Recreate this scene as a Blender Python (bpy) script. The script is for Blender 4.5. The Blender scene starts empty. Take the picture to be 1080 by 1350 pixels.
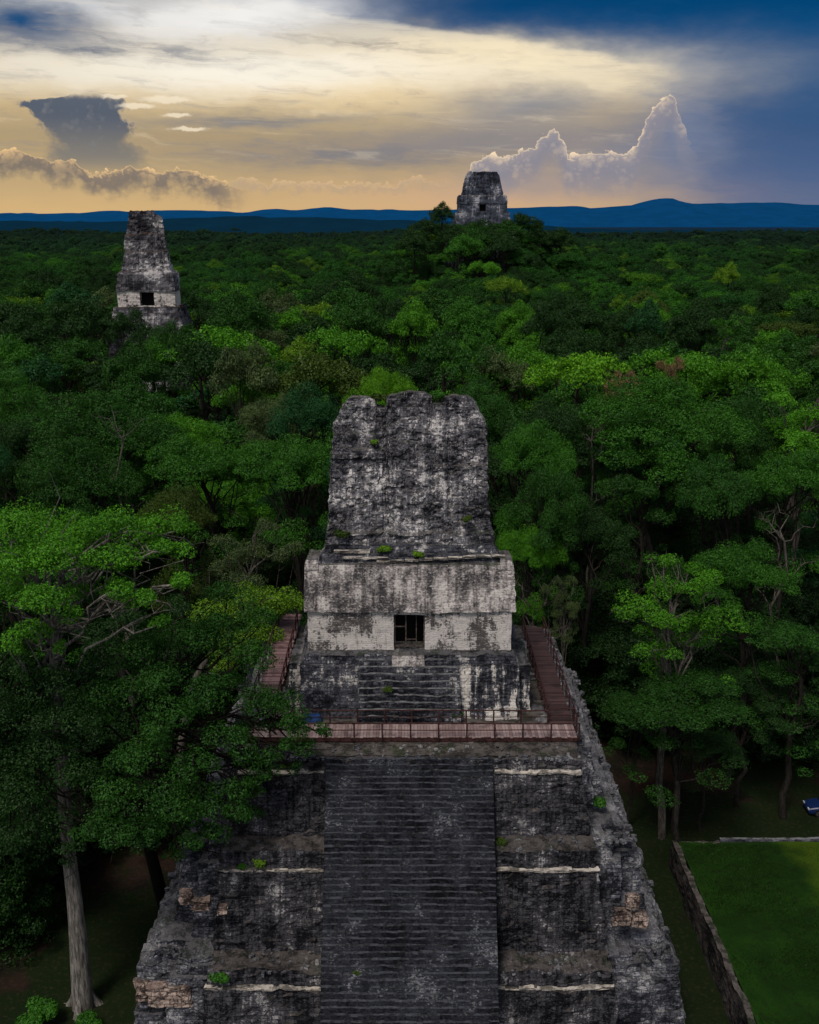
import bpy, math, random
import numpy as np
from mathutils import Vector

R = math.radians
scene = bpy.context.scene
COL = scene.collection
rng = np.random.default_rng(7)
random.seed(7)

# ------------------------------------------------------------------ camera
CAM_Z = 50.0; PITCH = 15.3; F = 1400.0
def ang(y): return PITCH + math.degrees(math.atan((y - 675.0) / F))
def at(px, py, D):
    """world point seen at photo pixel (px,py), standing D metres away"""
    z = CAM_Z - D * math.tan(R(ang(py)))
    dep = D * math.cos(R(PITCH)) + (CAM_Z - z) * math.sin(R(PITCH))
    return ((px - 540.0) / F * dep, D, z)
def proj(x, y, z):
    dep = y * math.cos(R(PITCH)) + (CAM_Z - z) * math.sin(R(PITCH))
    up = -y * math.sin(R(PITCH)) * -1 - (CAM_Z - z) * math.cos(R(PITCH))
    return 540 + F * x / dep, 675 - F * up / dep
cam = bpy.data.cameras.new('camera'); camo = bpy.data.objects.new('camera', cam); COL.objects.link(camo)
cam.sensor_fit = 'VERTICAL'; cam.sensor_height = 24; cam.lens = 24 * F / 1350.0
cam.clip_start = 0.5; cam.clip_end = 60000
camo.location = (0, 0, CAM_Z); camo.rotation_euler = (R(90 - PITCH), 0, 0)
scene.camera = camo

# ------------------------------------------------------------------ helpers
def lin(c):
    return tuple(((v/255)/12.92 if v/255 <= .04045 else ((v/255+.055)/1.055)**2.4) for v in c)

class E:
    """tiny expression builder over shader Math nodes"""
    nt = None
    def __init__(s, v): s.v = v
    @staticmethod
    def m(op, *a, clamp=False):
        n = E.nt.nodes.new('ShaderNodeMath'); n.operation = op; n.use_clamp = clamp
        for i, x in enumerate(a):
            x = x.v if isinstance(x, E) else x
            if isinstance(x, (int, float)): n.inputs[i].default_value = x
            else: E.nt.links.new(x, n.inputs[i])
        return E(n.outputs[0])
    def __add__(s, o): return E.m('ADD', s, o)
    __radd__ = __add__
    def __neg__(s): return E.m('MULTIPLY', s, -1.0)
    def __sub__(s, o): return E.m('SUBTRACT', s, o)
    def __rsub__(s, o): return E.m('SUBTRACT', o, s)
    def __mul__(s, o): return E.m('MULTIPLY', s, o)
    __rmul__ = __mul__
    def __truediv__(s, o): return E.m('DIVIDE', s, o)
    def mx(s, o): return E.m('MAXIMUM', s, o)
    def mn(s, o): return E.m('MINIMUM', s, o)
def sstep(x, a, b, lo=0.0, hi=1.0):
    n = E.nt.nodes.new('ShaderNodeMapRange'); n.interpolation_type = 'SMOOTHSTEP'
    for i, val in enumerate((x, a, b, lo, hi)):
        val = val.v if isinstance(val, E) else val
        if isinstance(val, (int, float)): n.inputs[i].default_value = val
        else: E.nt.links.new(val, n.inputs[i])
    return E(n.outputs[0])
def vec(x, y, z=0.0):
    n = E.nt.nodes.new('ShaderNodeCombineXYZ')
    for i, val in enumerate((x, y, z)):
        val = val.v if isinstance(val, E) else val
        if isinstance(val, (int, float)): n.inputs[i].default_value = val
        else: E.nt.links.new(val, n.inputs[i])
    return n.outputs[0]
def sep(sock):
    n = E.nt.nodes.new('ShaderNodeSeparateXYZ'); E.nt.links.new(sock, n.inputs[0])
    return E(n.outputs[0]), E(n.outputs[1]), E(n.outputs[2])
def noise(v, scale, detail=4, rough=.55, dist=0.0):
    n = E.nt.nodes.new('ShaderNodeTexNoise'); E.nt.links.new(v, n.inputs['Vector'])
    n.inputs['Scale'].default_value = scale; n.inputs['Detail'].default_value = detail
    n.inputs['Roughness'].default_value = rough; n.inputs['Distortion'].default_value = dist
    return E(n.outputs['Fac'])
def mix(fac, a, b, mode='MIX'):
    n = E.nt.nodes.new('ShaderNodeMix'); n.data_type = 'RGBA'; n.blend_type = mode; n.clamp_factor = True
    for key, val in ((0, fac), (6, a), (7, b)):
        val = val.v if isinstance(val, E) else val
        if isinstance(val, (int, float)): n.inputs[key].default_value = val
        elif isinstance(val, tuple): n.inputs[key].default_value = (*val[:3], 1)
        else: E.nt.links.new(val, n.inputs[key])
    return n.outputs[2]
def ramp(fac, stops):
    n = E.nt.nodes.new('ShaderNodeValToRGB')
    els = n.color_ramp.elements
    while len(els) < len(stops): els.new(.5)
    for e, (p, c) in zip(els, stops):
        e.position = p; e.color = (*c, 1) if isinstance(c, tuple) else (c, c, c, 1)
    E.nt.links.new(fac.v, n.inputs[0])
    return n.outputs[0]
def newmat(name):
    m = bpy.data.materials.new(name); m.use_nodes = True
    nt = m.node_tree; nt.nodes.clear(); E.nt = nt
    out = nt.nodes.new('ShaderNodeOutputMaterial')
    return m, nt, out
def principled(nt, out, col, rough=.9, bump=None, bstr=.5, bdist=.1, spec=.25):
    p = nt.nodes.new('ShaderNodeBsdfPrincipled')
    if isinstance(col, tuple): p.inputs['Base Color'].default_value = (*col, 1)
    else: nt.links.new(col, p.inputs['Base Color'])
    if isinstance(rough, E): nt.links.new(rough.v, p.inputs['Roughness'])
    else: p.inputs['Roughness'].default_value = rough
    p.inputs['Specular IOR Level'].default_value = spec
    if bump is not None:
        b = nt.nodes.new('ShaderNodeBump'); b.inputs['Strength'].default_value = bstr; b.inputs['Distance'].default_value = bdist
        nt.links.new(bump.v, b.inputs['Height']); nt.links.new(b.outputs[0], p.inputs['Normal'])
    nt.links.new(p.outputs[0], out.inputs[0])
    return p
def geo(nt):
    g = nt.nodes.new('ShaderNodeNewGeometry'); return g

# ---- numpy noise
def _hash(ix, iy, iz, s):
    h = (ix * 374761393 + iy * 668265263 + iz * 2147483647 + s * 974634777) & 0xFFFFFFFF
    h = ((h ^ (h >> 13)) * 1274126177) & 0xFFFFFFFF
    h = (h ^ (h >> 16)) & 0xFFFFFFFF
    return h / 4294967295.0
def vnoise(p, seed=0):
    p = np.asarray(p, float); i = np.floor(p).astype(np.int64); f = p - i; f = f * f * (3 - 2 * f)
    r = 0
    for dx in (0, 1):
        for dy in (0, 1):
            for dz in (0, 1):
                w = (f[:, 0] if dx else 1 - f[:, 0]) * (f[:, 1] if dy else 1 - f[:, 1]) * (f[:, 2] if dz else 1 - f[:, 2])
                r = r + w * _hash(i[:, 0] + dx, i[:, 1] + dy, i[:, 2] + dz, seed)
    return r
def rough_disp(V, amp=.06, big=.12):
    d = np.zeros_like(V)
    for k in range(3):
        d[:, k] = (vnoise(V * .55, k) - .5) * 2 * big + (vnoise(V * np.array([2.1, 2.1, 3.4]), k + 5) - .5) * 2 * amp + (vnoise(V * 5.7, k + 9) - .5) * amp
    return V + d

class MB:
    """collects quads (numpy) and builds ONE mesh object"""
    def __init__(s): s.V = []; s.Fq = []; s.M = []; s.n = 0
    def add(s, V, Q, m=0):
        V = np.asarray(V, float).reshape(-1, 3); Q = np.asarray(Q, int).reshape(-1, 4)
        s.V.append(V); s.Fq.append(Q + s.n); s.M.append(np.full(len(Q), m)); s.n += len(V)
    def grid(s, P, m=0, flip=False):
        """P: (a,b,3) grid of points"""
        a, b = P.shape[:2]
        idx = np.arange(a * b).reshape(a, b)
        q = np.stack([idx[:-1, :-1], idx[1:, :-1], idx[1:, 1:], idx[:-1, 1:]], -1).reshape(-1, 4)
        if flip: q = q[:, ::-1]
        s.add(P.reshape(-1, 3), q, m)
    def patch(s, p0, p1, p2, p3, step=.3, m=0):
        """bilinear patch p0-p1-p2-p3 (counter-clockwise from outside)"""
        p0, p1, p2, p3 = (np.array(p, float) for p in (p0, p1, p2, p3))
        na = max(1, int(round(max(np.linalg.norm(p1 - p0), np.linalg.norm(p2 - p3)) / step)))
        nb = max(1, int(round(max(np.linalg.norm(p3 - p0), np.linalg.norm(p2 - p1)) / step)))
        u = np.linspace(0, 1, na + 1)[:, None, None]; v = np.linspace(0, 1, nb + 1)[None, :, None]
        P = p0 * (1 - u) * (1 - v) + p1 * u * (1 - v) + p2 * u * v + p3 * (1 - u) * v
        s.grid(P, m)
    def box(s, x0, x1, y0, y1, z0, z1, step=9, m=0, bx=0.0, byf=0.0, byb=0.0, bottom=True, mtop=None):
        """box tapered towards the top: bx each side, byf front, byb back"""
        b = [(x0, y0, z0), (x1, y0, z0), (x1, y1, z0), (x0, y1, z0)]
        t = [(x0 + bx, y0 + byf, z1), (x1 - bx, y0 + byf, z1), (x1 - bx, y1 - byb, z1), (x0 + bx, y1 - byb, z1)]
        s.patch(b[0], b[1], t[1], t[0], step, m); s.patch(b[1], b[2], t[2], t[1], step, m)
        s.patch(b[2], b[3], t[3], t[2], step, m); s.patch(b[3], b[0], t[0], t[3], step, m)
        s.patch(t[0], t[1], t[2], t[3], step, m if mtop is None else mtop)
        if bottom: s.patch(b[3], b[2], b[1], b[0], 99, m)
    def tube(s, pts, rad, n=6, m=0):
        pts = np.array(pts, float); rad = np.broadcast_to(np.array(rad, float), (len(pts),))
        T = np.gradient(pts, axis=0); T /= np.linalg.norm(T, axis=1)[:, None] + 1e-9
        up = np.array([0.31, 0.95, 0.05]) if abs(T[0][1]) < .8 else np.array([1, 0, 0.])
        A = np.cross(T, up); A /= np.linalg.norm(A, axis=1)[:, None] + 1e-9
        B = np.cross(T, A)
        th = np.linspace(0, 2 * np.pi, n + 1)
        P = pts[:, None] + rad[:, None, None] * (A[:, None] * np.cos(th)[None, :, None] + B[:, None] * np.sin(th)[None, :, None])
        s.grid(P, m)
    def mesh(s, name, smooth=False, disp=None):
        V = np.concatenate(s.V); Q = np.concatenate(s.Fq); M = np.concatenate(s.M)
        if disp: V = disp(V)
        me = bpy.data.meshes.new(name)
        me.vertices.add(len(V)); me.vertices.foreach_set('co', V.astype(np.float32).ravel())
        me.loops.add(Q.size); me.loops.foreach_set('vertex_index', Q.astype(np.int32).ravel())
        me.polygons.add(len(Q)); me.polygons.foreach_set('loop_start', np.arange(0, Q.size, 4, dtype=np.int32))
        me.polygons.foreach_set('loop_total', np.full(len(Q), 4, np.int32))
        me.polygons.foreach_set('material_index', M.astype(np.int32))
        me.polygons.foreach_set('use_smooth', np.full(len(Q), smooth))
        me.update(calc_edges=True)
        return me
    def build(s, name, mats, parent=None, smooth=False, disp=None):
        me = s.mesh(name, smooth, disp)
        for m in (mats if isinstance(mats, (list, tuple)) else [mats]): me.materials.append(m)
        o = bpy.data.objects.new(name, me); COL.objects.link(o)
        if parent is not None: o.parent = parent
        return o
def rel(parent):
    """displacement in world space but stored relative to the parent's base"""
    L = np.array(parent.location)
    return lambda a, b: (lambda V: rough_disp(V + L * 0, a, b))
def tag(o, label=None, cat=None, group=None, kind=None):
    if label: o['label'] = label
    if cat: o['category'] = cat
    if group: o['group'] = group
    if kind: o['kind'] = kind
    return o
def thing(name, label, cat, loc=(0, 0, 0), rotz=0, group=None):
    o = bpy.data.objects.new(name, None); COL.objects.link(o); o.empty_display_size = .5
    o.location = loc; o.rotation_euler = (0, 0, rotz)
    return tag(o, label, cat, group)

# ------------------------------------------------------------------ terrain height
def H(x, y):
    x = np.asarray(x, float); y = np.asarray(y, float)
    m = 27 * np.exp(-(np.abs(x - 36) / 52) ** 2.6 - ((y - 535) / 52) ** 2)
    m = m + 5 * np.exp(-((x + 55) / 40) ** 2 - ((y - 240) / 40) ** 2)
    far = np.clip((y - 250) / 400, 0, 1)
    m = m + far * 5 * (np.sin(x / 130 + 1) * np.cos(y / 170) + .6 * np.sin(x / 57 + y / 83))
    return m

# ------------------------------------------------------------------ world
world = bpy.data.worlds.new('World'); scene.world = world; world.use_nodes = True
SUN_EL, SUN_AZ = 58.0, 205.0     # azimuth clockwise from +Y
def build_world():
    nt = world.node_tree; nt.nodes.clear(); E.nt = nt
    out = nt.nodes.new('ShaderNodeOutputWorld')
    tc = nt.nodes.new('ShaderNodeTexCoord')
    x, y, z = sep(tc.outputs['Generated'])
    el = E.m('ARCSINE', z.mx(-1.0).mn(1.0)) * 57.2958
    az = E.m('ARCTAN2', x, y) * 57.2958
    def PA(px, py):
        # direction of a photo pixel as azimuth / elevation
        dz = -(py - 675) / F; c, s = math.cos(R(PITCH)), math.sin(R(PITCH))
        vy = c + dz * s; vz = -s + dz * c; vx = (px - 540) / F
        return math.degrees(math.atan2(vx, vy)), math.degrees(math.atan2(vz, math.hypot(vx, vy)))
    K = 26.0
    v2 = vec(az, el)
    # warps
    w1 = noise(vec(az * .35, el * .9), 1.0, 4, .55); w2 = noise(vec(az * .35 + 31.0, el * .9 + 7.0), 1.0, 4, .55)
    X = az + (w1 - .5) * 3.6; Y = el + (w2 - .5) * 1.3
    f1 = noise(vec(az, el * 1.15 + 3.0), 1.5, 7, .62); f2 = noise(vec(az + 11.0, el * 1.15), 1.5, 7, .62)
    XF = az + (f1 - .5) * 2.1; YF = el + (f2 - .5) * 1.7
    streak = noise(vec(az * .20 + w1 * .9, el * 1.35 + az * .06 + w2 * .5), 1.6, 9, .68, .4)
    streak2 = noise(vec(az * .16 + 9.0 + w2 * .9, el * 1.5 + az * .05 + w1 * .5), 1.3, 9, .68, .4)
    def g(px, py, rx, ry, rot=0, A=None, B=None):
        a = X if A is None else A; b = Y if B is None else B
        cx, cy = PA(px, py); dx = a - cx; dy = b - cy
        if rot:
            c, s = math.cos(R(rot)), math.sin(R(rot)); dx, dy = dx * c + dy * s, dy * c - dx * s
        dx = dx * (K / rx); dy = dy * (K / ry)
        return E.m('EXPONENT', (dx * dx + dy * dy) * -1.0)
    def tcol(stops):   # stops in (pixel row, colour) -> elevation ramp 0..12
        st = sorted([(PA(540, py)[1] / 12.0, lin(c)) for py, c in stops], key=lambda q: q[0])
        return ramp(el / 12.0, st)
    left = tcol([(285, (206, 172, 122)), (255, (199, 170, 124)), (215, (184, 160, 120)), (180, (176, 155, 120)),
                 (150, (196, 172, 130)), (110, (222, 202, 165)), (60, (205, 195, 178)), (15, (180, 180, 180))])
    right = tcol([(280, (96, 110, 140)), (240, (78, 100, 138)), (180, (58, 88, 130)), (110, (28, 80, 128)), (50, (0, 72, 122)), (0, (0, 64, 112))])
    bst = sorted([(PA(540, py)[1] / 12.0, (PA(px, py)[0] + 20) / 40) for px, py in
                  ((880, 285), (860, 230), (850, 180), (868, 130), (850, 100), (780, 72), (640, 48), (500, 30), (400, 10), (350, 0))])
    b = ramp(el / 12.0, bst)
    b = E(nt.nodes.new('ShaderNodeRGBToBW').outputs[0]); nt.links.new(nt.nodes['Color Ramp.002'].outputs[0], b.v.node.inputs[0])
    b = b * 40.0 - 20.0
    wid = sstep(el, 4.5, 8.0, 4.4, 1.1)
    dd = (X * .7 + az * .3) - b + (streak - .5) * 3.0
    fr = sstep(dd / wid, -1.0, 1.0)
    col = mix(fr, left, right)
    def paint(c, px, py, rx, ry, col2, al, rot=0, mod=None):
        f = g(px, py, rx, ry, rot) * al
        if mod is not None: f = f * mod
        return mix(f, c, lin(col2))
    sm1 = sstep(streak, .36, .62); sm2 = sstep(streak2, .38, .62)
    col = paint(col, 640, 262, 230, 26, (214, 172, 136), .7)
    col = paint(col, 430, 92, 350, 32, (255, 242, 216), 1.0)
    col = paint(col, 360, 98, 230, 20, (255, 252, 244), 1.0)
    col = paint(col, 300, 22, 150, 26, (240, 238, 236), .95, 6)
    col = paint(col, 120, 10, 90, 12, (225, 225, 225), .8, -8)
    col = paint(col, 700, 82, 150, 22, (246, 228, 190), .95, -8)
    col = paint(col, 580, 120, 240, 34, (236, 208, 155), .75)
    col = paint(col, 60, 95, 160, 18, (230, 222, 205), .7)
    col = paint(col, 30, 28, 70, 26, (24, 76, 122), 1.0)
    col = paint(col, 130, 62, 230, 13, (98, 108, 128), .95, -3, sm1 * .6 + .4)
    col = paint(col, 560, 66, 240, 7, (150, 142, 136), .75, -7, sm1)
    col = paint(col, 330, 157, 150, 10, (112, 118, 130), .85, 1, sm2 * .5 + .5)
    col = paint(col, 470, 205, 210, 20, (122, 122, 130), .9, 0, sm1 * .4 + .6)
    col = paint(col, 700, 140, 130, 34, (136, 138, 146), .9, 3)
    col = paint(col, 640, 185, 170, 20, (132, 130, 138), .7)
    col = paint(col, 820, 215, 120, 45, (128, 130, 146), .75)
    col = paint(col, 700, 240, 110, 24, (158, 146, 146), .6)
    col = paint(col, 900, 170, 45, 60, (112, 126, 156), .65)
    col = paint(col, 60, 275, 400, 14, (216, 180, 126), .6)
    # thin streak modulation in the veil
    veil = (1.0 - fr) * sstep(el, 1.5, 4.0)
    col = mix(veil * sstep(streak, .48, .80) * .55, col, lin((134, 132, 138)))
    col = mix(veil * sstep(streak2, .50, .78) * .30, col, lin((252, 232, 196)))
    col = paint(col, 440, 94, 330, 22, (255, 246, 226), .62, 0, sm1 * -.3 + 1.0)
    col = paint(col, 330, 18, 110, 20, (246, 244, 240), .6, 5)
    col = paint(col, 690, 84, 130, 16, (252, 236, 202), .6, -9)
    col = mix(fr * sstep(streak, .5, .75) * .15, col, lin((40, 92, 140)))
    # cumulus banks with lit rims
    def bank(c, blobs, inside, rim, al, soft=.10, rimw=.22, botpx=None, A=XF, B=YF):
        fld = None
        for (px, py, rx, ry) in blobs:
            cx, cy = PA(px, py); dx = (A - cx) * (K / rx); dy = (B - cy) * (K / ry)
            f = 1.0 - E.m('SQRT', dx * dx + dy * dy)
            fld = f if fld is None else fld.mx(f)
        mk = sstep(fld, 0.0, soft)
        if botpx is not None:
            e0 = PA(540, botpx)[1]
            mk = mk * sstep(el, e0 - .5, e0 + .5)
        rm = sstep(fld, rimw * .15, rimw, 1.0, 0.0)
        cc = mix(rm, lin(inside), lin(rim))
        bil = sstep(noise(vec(az, el * 1.3), 2.6, 6, .6), .42, .62)
        cc = mix(bil * .35, cc, lin(rim))
        return mix(mk * al, c, cc)
    def curve(pts, x, axis):
        # piecewise-linear value of photo pixels as a direction curve
        lo, hi = (-24.0, 24.0) if axis == 'az' else (0.0, 12.0)
        st = []
        for p_, v_ in pts:
            st.append((p_, v_))
        st.sort(); n = nt.nodes.new('ShaderNodeValToRGB'); els = n.color_ramp.elements
        while len(els) < len(st): els.new(.5)
        for e_, (p_, v_) in zip(els, st):
            e_.position = (p_ - lo) / (hi - lo); q = (v_ + 30) / 60; e_.color = (q, q, q, 1)
        k = (x - lo) / (hi - lo); nt.links.new(k.v, n.inputs[0])
        bw_ = nt.nodes.new('ShaderNodeRGBToBW'); nt.links.new(n.outputs[0], bw_.inputs[0])
        return E(bw_.outputs[0]) * 60.0 - 30.0
    def voro(scale, off=0.0):
        n = nt.nodes.new('ShaderNodeTexVoronoi'); n.feature = 'SMOOTH_F1'; n.inputs['Scale'].default_value = scale
        n.inputs['Smoothness'].default_value = .35
        nt.links.new(vec(az + (f2 - .5) * .5, el * 1.1 + (f1 - .5) * .5, off), n.inputs['Vector'])
        return E(n.outputs['Distance'])
    v1 = voro(1.1); v2_ = voro(2.6, 3.0); v3 = voro(6.0, 5.0)
    bump = (.45 - v1) * .55 + (.45 - v2_) * .5 + (.45 - v3) * .28
    # anvil thundercloud, left: width and centre change with elevation
    rows = [(122, 124, 30), (127, 124, 40), (133, 106, 60), (140, 95, 70), (150, 106, 60), (160, 113, 60), (172, 120, 62), (184, 118, 60), (198, 124, 74), (212, 128, 80), (232, 130, 84)]
    cxv = curve([(PA(100, y_)[1], PA(c_, y_)[0]) for y_, c_, h_ in rows], el, 'el'); hwv = curve([(PA(100, y_)[1], h_ / K) for y_, c_, h_ in rows], el, 'el')
    dfe = hwv - E.m('ABSOLUTE', az - cxv + (f1 - .5) * .9) + bump * .75
    topf = sstep(el + (f2 - .5) * .35 + bump * .2, PA(96, 126)[1] + .16, PA(96, 126)[1] - .2)
    amk = sstep(dfe + (w1 - .5) * 1.2, 0.0, sstep(el, 3.0, 5.0, 1.5, .3)) * topf * sstep(el, PA(96, 240)[1], PA(96, 202)[1])
    acol = mix(sstep(el, 2.8, 5.4), lin((128, 124, 118)), lin((72, 87, 108)))
    acol = mix(sstep(bump + (f2 - .5) * .7, -.05, .4) * .5, acol, lin((122, 124, 128)))
    arim = sstep(dfe, .05, .45, 1.0, 0.0) * sstep(az, -17.5, -14.5)
    acol = mix(arim * .75, acol, lin((206, 184, 150)))
    col = mix(amk * .93, col, acol)
    def wisp(c, px, py, rx, ry, rgb, al):
        f = g(px, py, rx, ry, 0, az + (f1 - .5) * 1.2, el + (f2 - .5) * .35)
        return mix(sstep(f, .25, .75) * al, c, lin(rgb))
    for q in ((218, 131, 36, 5), (180, 140, 26, 4), (150, 127, 20, 3), (232, 152, 22, 3), (250, 170, 26, 3)):
        col = wisp(col, *q, (250, 234, 206), .7)
    def heap(c, top, rimc, inc, al, fade, hz):
        t_ = curve([(PA(a_, b_)[0], PA(a_, b_)[1]) for a_, b_ in top], az + (f2 - .5) * .45, 'az') + bump * .75 + (f1 - .5) * .22
        dp = t_ - el
        mk = sstep(dp, 0.0, .09)
        lump = sstep(bump + (f1 - .5) * .5, -.12, .34)
        rm = sstep(dp, .05, .8, 1.0, 0.0) * (lump * .8 + .1) + sstep(dp, .0, .2, .8, 0.0)
        rm = rm * sstep(az, 14.2, 13.1, .12, 1.0)
        cc = mix(rm.mn(1.0), lin(inc), lin(rimc))
        cc = mix(lump * .22, cc, lin(rimc))
        a0, a1 = PA(hz[0], 200)[0], PA(hz[1], 200)[0]
        return mix(mk * al * sstep(dp, fade[0], fade[1], 1.0, 0.0) * sstep(az, a0 - .2, a0 + .4) * sstep(az, a1 + .3, a1 - 2.0), c, cc)
    col = heap(col, [(-60, 200), (-10, 200), (20, 196), (50, 200), (70, 210), (98, 208), (120, 226), (150, 224), (172, 214), (205, 226), (235, 218), (262, 226), (300, 240), (340, 246)], (244, 204, 146), (112, 106, 104), .9, (.4, 1.5), (-80, 330))
    col = heap(col, [(290, 238), (318, 232), (345, 238), (520, 240), (548, 230), (575, 238), (600, 242)], (226, 190, 146), (180, 158, 134), .6, (.2, .7), (300, 596))
    col = heap(col, [(612, 240), (622, 212), (640, 202), (664, 206), (686, 196), (706, 188), (720, 170), (734, 165), (742, 180), (750, 204), (775, 200), (800, 198), (828, 200), (842, 188), (850, 160), (862, 140), (876, 128), (886, 116), (892, 128), (896, 150), (906, 176), (920, 205)],
               (255, 228, 190), (138, 136, 148), .92, (.6, 2.4), (616, 925))
    # away from the sunset the sky is the daylight sky with grey cloud
    sky = nt.nodes.new('ShaderNodeTexSky'); sky.sky_type = 'NISHITA'; sky.sun_disc = False
    sky.sun_elevation = R(SUN_EL); sky.sun_rotation = R(SUN_AZ); sky.dust_density = 2.0; sky.altitude = 200
    nis = mix(1.0, sky.outputs[0], (.085, .078, .07), 'MULTIPLY')
    cl = sstep(noise(tc.outputs['Generated'], 2.2, 5, .6), .45, .65)
    nis = mix(cl * .5, nis, (.62, .63, .66))
    away = sstep(el, 12.0, 26.0).mx(sstep(E.m('ABSOLUTE', az), 30.0, 70.0))
    col = mix(away, col, nis)
    below = sstep(el, -2.5, -.6, 1.0, 0.0)
    col = mix(below, col, (.02, .04, .05))
    bg = nt.nodes.new('ShaderNodeBackground'); nt.links.new(col, bg.inputs[0]); bg.inputs[1].default_value = 1.0
    nt.links.new(bg.outputs[0], out.inputs[0])
build_world()
world.cycles.sampling_method = 'MANUAL'; world.cycles.sample_map_resolution = 512

sun = bpy.data.lights.new('sun', 'SUN'); so = bpy.data.objects.new('sun', sun); COL.objects.link(so)
sun.energy = 2.0; sun.angle = R(14); sun.color = (1, .93, .82)
sd = Vector((math.sin(R(SUN_AZ)) * math.cos(R(SUN_EL)), math.cos(R(SUN_AZ)) * math.cos(R(SUN_EL)), math.sin(R(SUN_EL))))
so.rotation_euler = sd.to_track_quat('Z', 'Y').to_euler()

# ------------------------------------------------------------------ materials
def stone(name, dark=(34, 35, 40), mid=(84, 82, 84), light=(205, 196, 186), lt=.60, streak=.35, bw=.62, bh=.24,
          top=(92, 82, 74), moss=.5, patch_scale=.45, speck=.5, mo=.28, tm=.8):
    m, nt, out = newmat(name)
    g = geo(nt); px, py, pz = sep(g.outputs['Position']); nx, ny, nz = sep(g.outputs['Normal'])
    P = g.outputs['Position']
    big = noise(P, patch_scale, 5, .6)
    fine = noise(vec(px, py, pz * 1.5), 6.5, 6, .78); mid_n = noise(P, 1.6, 5, .65)
    side = sstep(E.m('ABSOLUTE', nx), .55, .75)
    hu = px + (py - px) * side
    stv = noise(vec(hu * 1.9, side * 7.0, pz * .2), 1.6, 6, .68)
    stw = noise(vec(hu * .8 + 40.0, side * 7.0, pz * .12), 1.2, 4, .6)
    # masonry courses
    wob = noise(P, .9, 3, .5)
    bn = nt.nodes.new('ShaderNodeTexBrick')
    nt.links.new(vec(hu + (wob - .5) * .35, pz + (wob - .5) * .22), bn.inputs['Vector'])
    bn.inputs['Scale'].default_value = 1.0; bn.inputs['Brick Width'].default_value = bw; bn.inputs['Row Height'].default_value = bh
    bn.inputs['Mortar Size'].default_value = .028; bn.inputs['Mortar Smooth'].default_value = .6; bn.inputs['Bias'].default_value = 0
    bn.inputs['Color1'].default_value = (0, 0, 0, 1); bn.inputs['Color2'].default_value = (1, 1, 1, 1); bn.inputs['Mortar'].default_value = (.3, .3, .3, 1)
    bc, _, _ = sep(bn.outputs['Color']); mort = E(bn.outputs['Fac'])
    val = big * 1.0 + stv * streak + stw * streak * .8 + fine * speck * .5 + mid_n * .35 + (bc - .5) * min(.12, mo)
    norm = (1.0 + streak * 1.8 + speck * .5 + .35) * .5
    val = val - norm                      # centred on 0
    c = mix(sstep(val, -.16, .12), lin(dark), lin(mid))
    c = mix(sstep(fine + (bc - .5) * .18, .50, .68) * .5, c, lin(tuple(min(255, v * 1.25) for v in mid)))
    c = mix(sstep(val + (.5 - lt) * 1.35, -.02, .06), c, lin(light))
    c = mix(sstep(fine, .30, .44, 1.0, 0.0) * .75, c, lin(tuple(v * .55 for v in dark)))
    c = mix(sstep(stv + (mid_n - .5) * .3, .56, .70) * .55, c, lin(tuple(v * .8 for v in dark)))
    c = mix(mort * mo * (mid_n * 1.6 + .2), c, lin(tuple(v * .5 for v in dark)))
    up = sstep(nz + (mid_n - .5) * .5, .55, .85)
    tc_ = mix(sstep(mid_n, .42, .6), lin(top), lin(tuple(v * .5 for v in top)))
    tc_ = mix(sstep(noise(P, .8, 4, .6), .54, .64) * moss, tc_, lin((44, 66, 26)))
    tc_ = mix(sstep(fine, .56, .66) * .5, tc_, lin((150, 142, 134)))
    c = mix(up * tm, c, tc_)
    h = fine * .8 + mid_n * .5 - mort * mo + bc * min(.2, mo)
    principled(nt, out, c, .95, h, .9, .09, .1)
    return m
MT = {}
MT['pyramid'] = stone('weathered_dark_masonry', (20, 21, 26), (74, 73, 78), (160, 157, 160), .63, .75, top=(90, 84, 82), moss=.2, speck=1.9, mo=.22)  # weathered stone, darkened further to carry the vignette in its colour
MT['side'] = stone('grey_side_masonry', (34, 36, 42), (104, 105, 114), (172, 170, 174), .56, .15, top=(116, 114, 116), moss=.35, speck=1.5, mo=.3, tm=.5)
MT['stair'] = stone('stair_masonry', (18, 19, 24), (56, 58, 66), (146, 148, 154), .63, .2, bw=.45, bh=.30, top=(78, 81, 89), moss=.04, speck=2.0, mo=.0)  # dark stone; colour also holds the darkening towards the frame's foot
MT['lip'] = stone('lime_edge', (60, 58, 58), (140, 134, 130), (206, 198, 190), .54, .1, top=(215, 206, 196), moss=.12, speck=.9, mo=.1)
MT['comb'] = stone('comb_masonry', (36, 37, 43), (120, 118, 125), (212, 208, 208), .57, .55, bw=.4, bh=.2, top=(100, 96, 92), moss=.6, patch_scale=.42, speck=1.5, mo=.12)
MT['frieze'] = stone('stained_plaster', (66, 64, 67), (160, 153, 152), (206, 199, 196), .56, .7, bw=.35, bh=.16, top=(66, 65, 66), moss=.5, patch_scale=.5, speck=1.7, mo=.06)
MT['wall'] = stone('pale_limestone', (92, 88, 88), (196, 188, 185), (218, 211, 208), .44, .5, bw=.45, bh=.13, top=(120, 112, 106), moss=.2, patch_scale=.35, speck=1.2, mo=.05)
MT['tread'] = stone('pale_tread_masonry', (40, 42, 48), (100, 102, 110), (170, 168, 168), .6, .2, top=(128, 128, 132), moss=.25, speck=1.2, mo=.2)
MT['base'] = stone('black_stained_masonry', (26, 28, 34), (84, 85, 94), (200, 196, 194), .60, .5, bw=.4, bh=.22, top=(96, 95, 98), moss=.4, speck=1.3, mo=.25)
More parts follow.
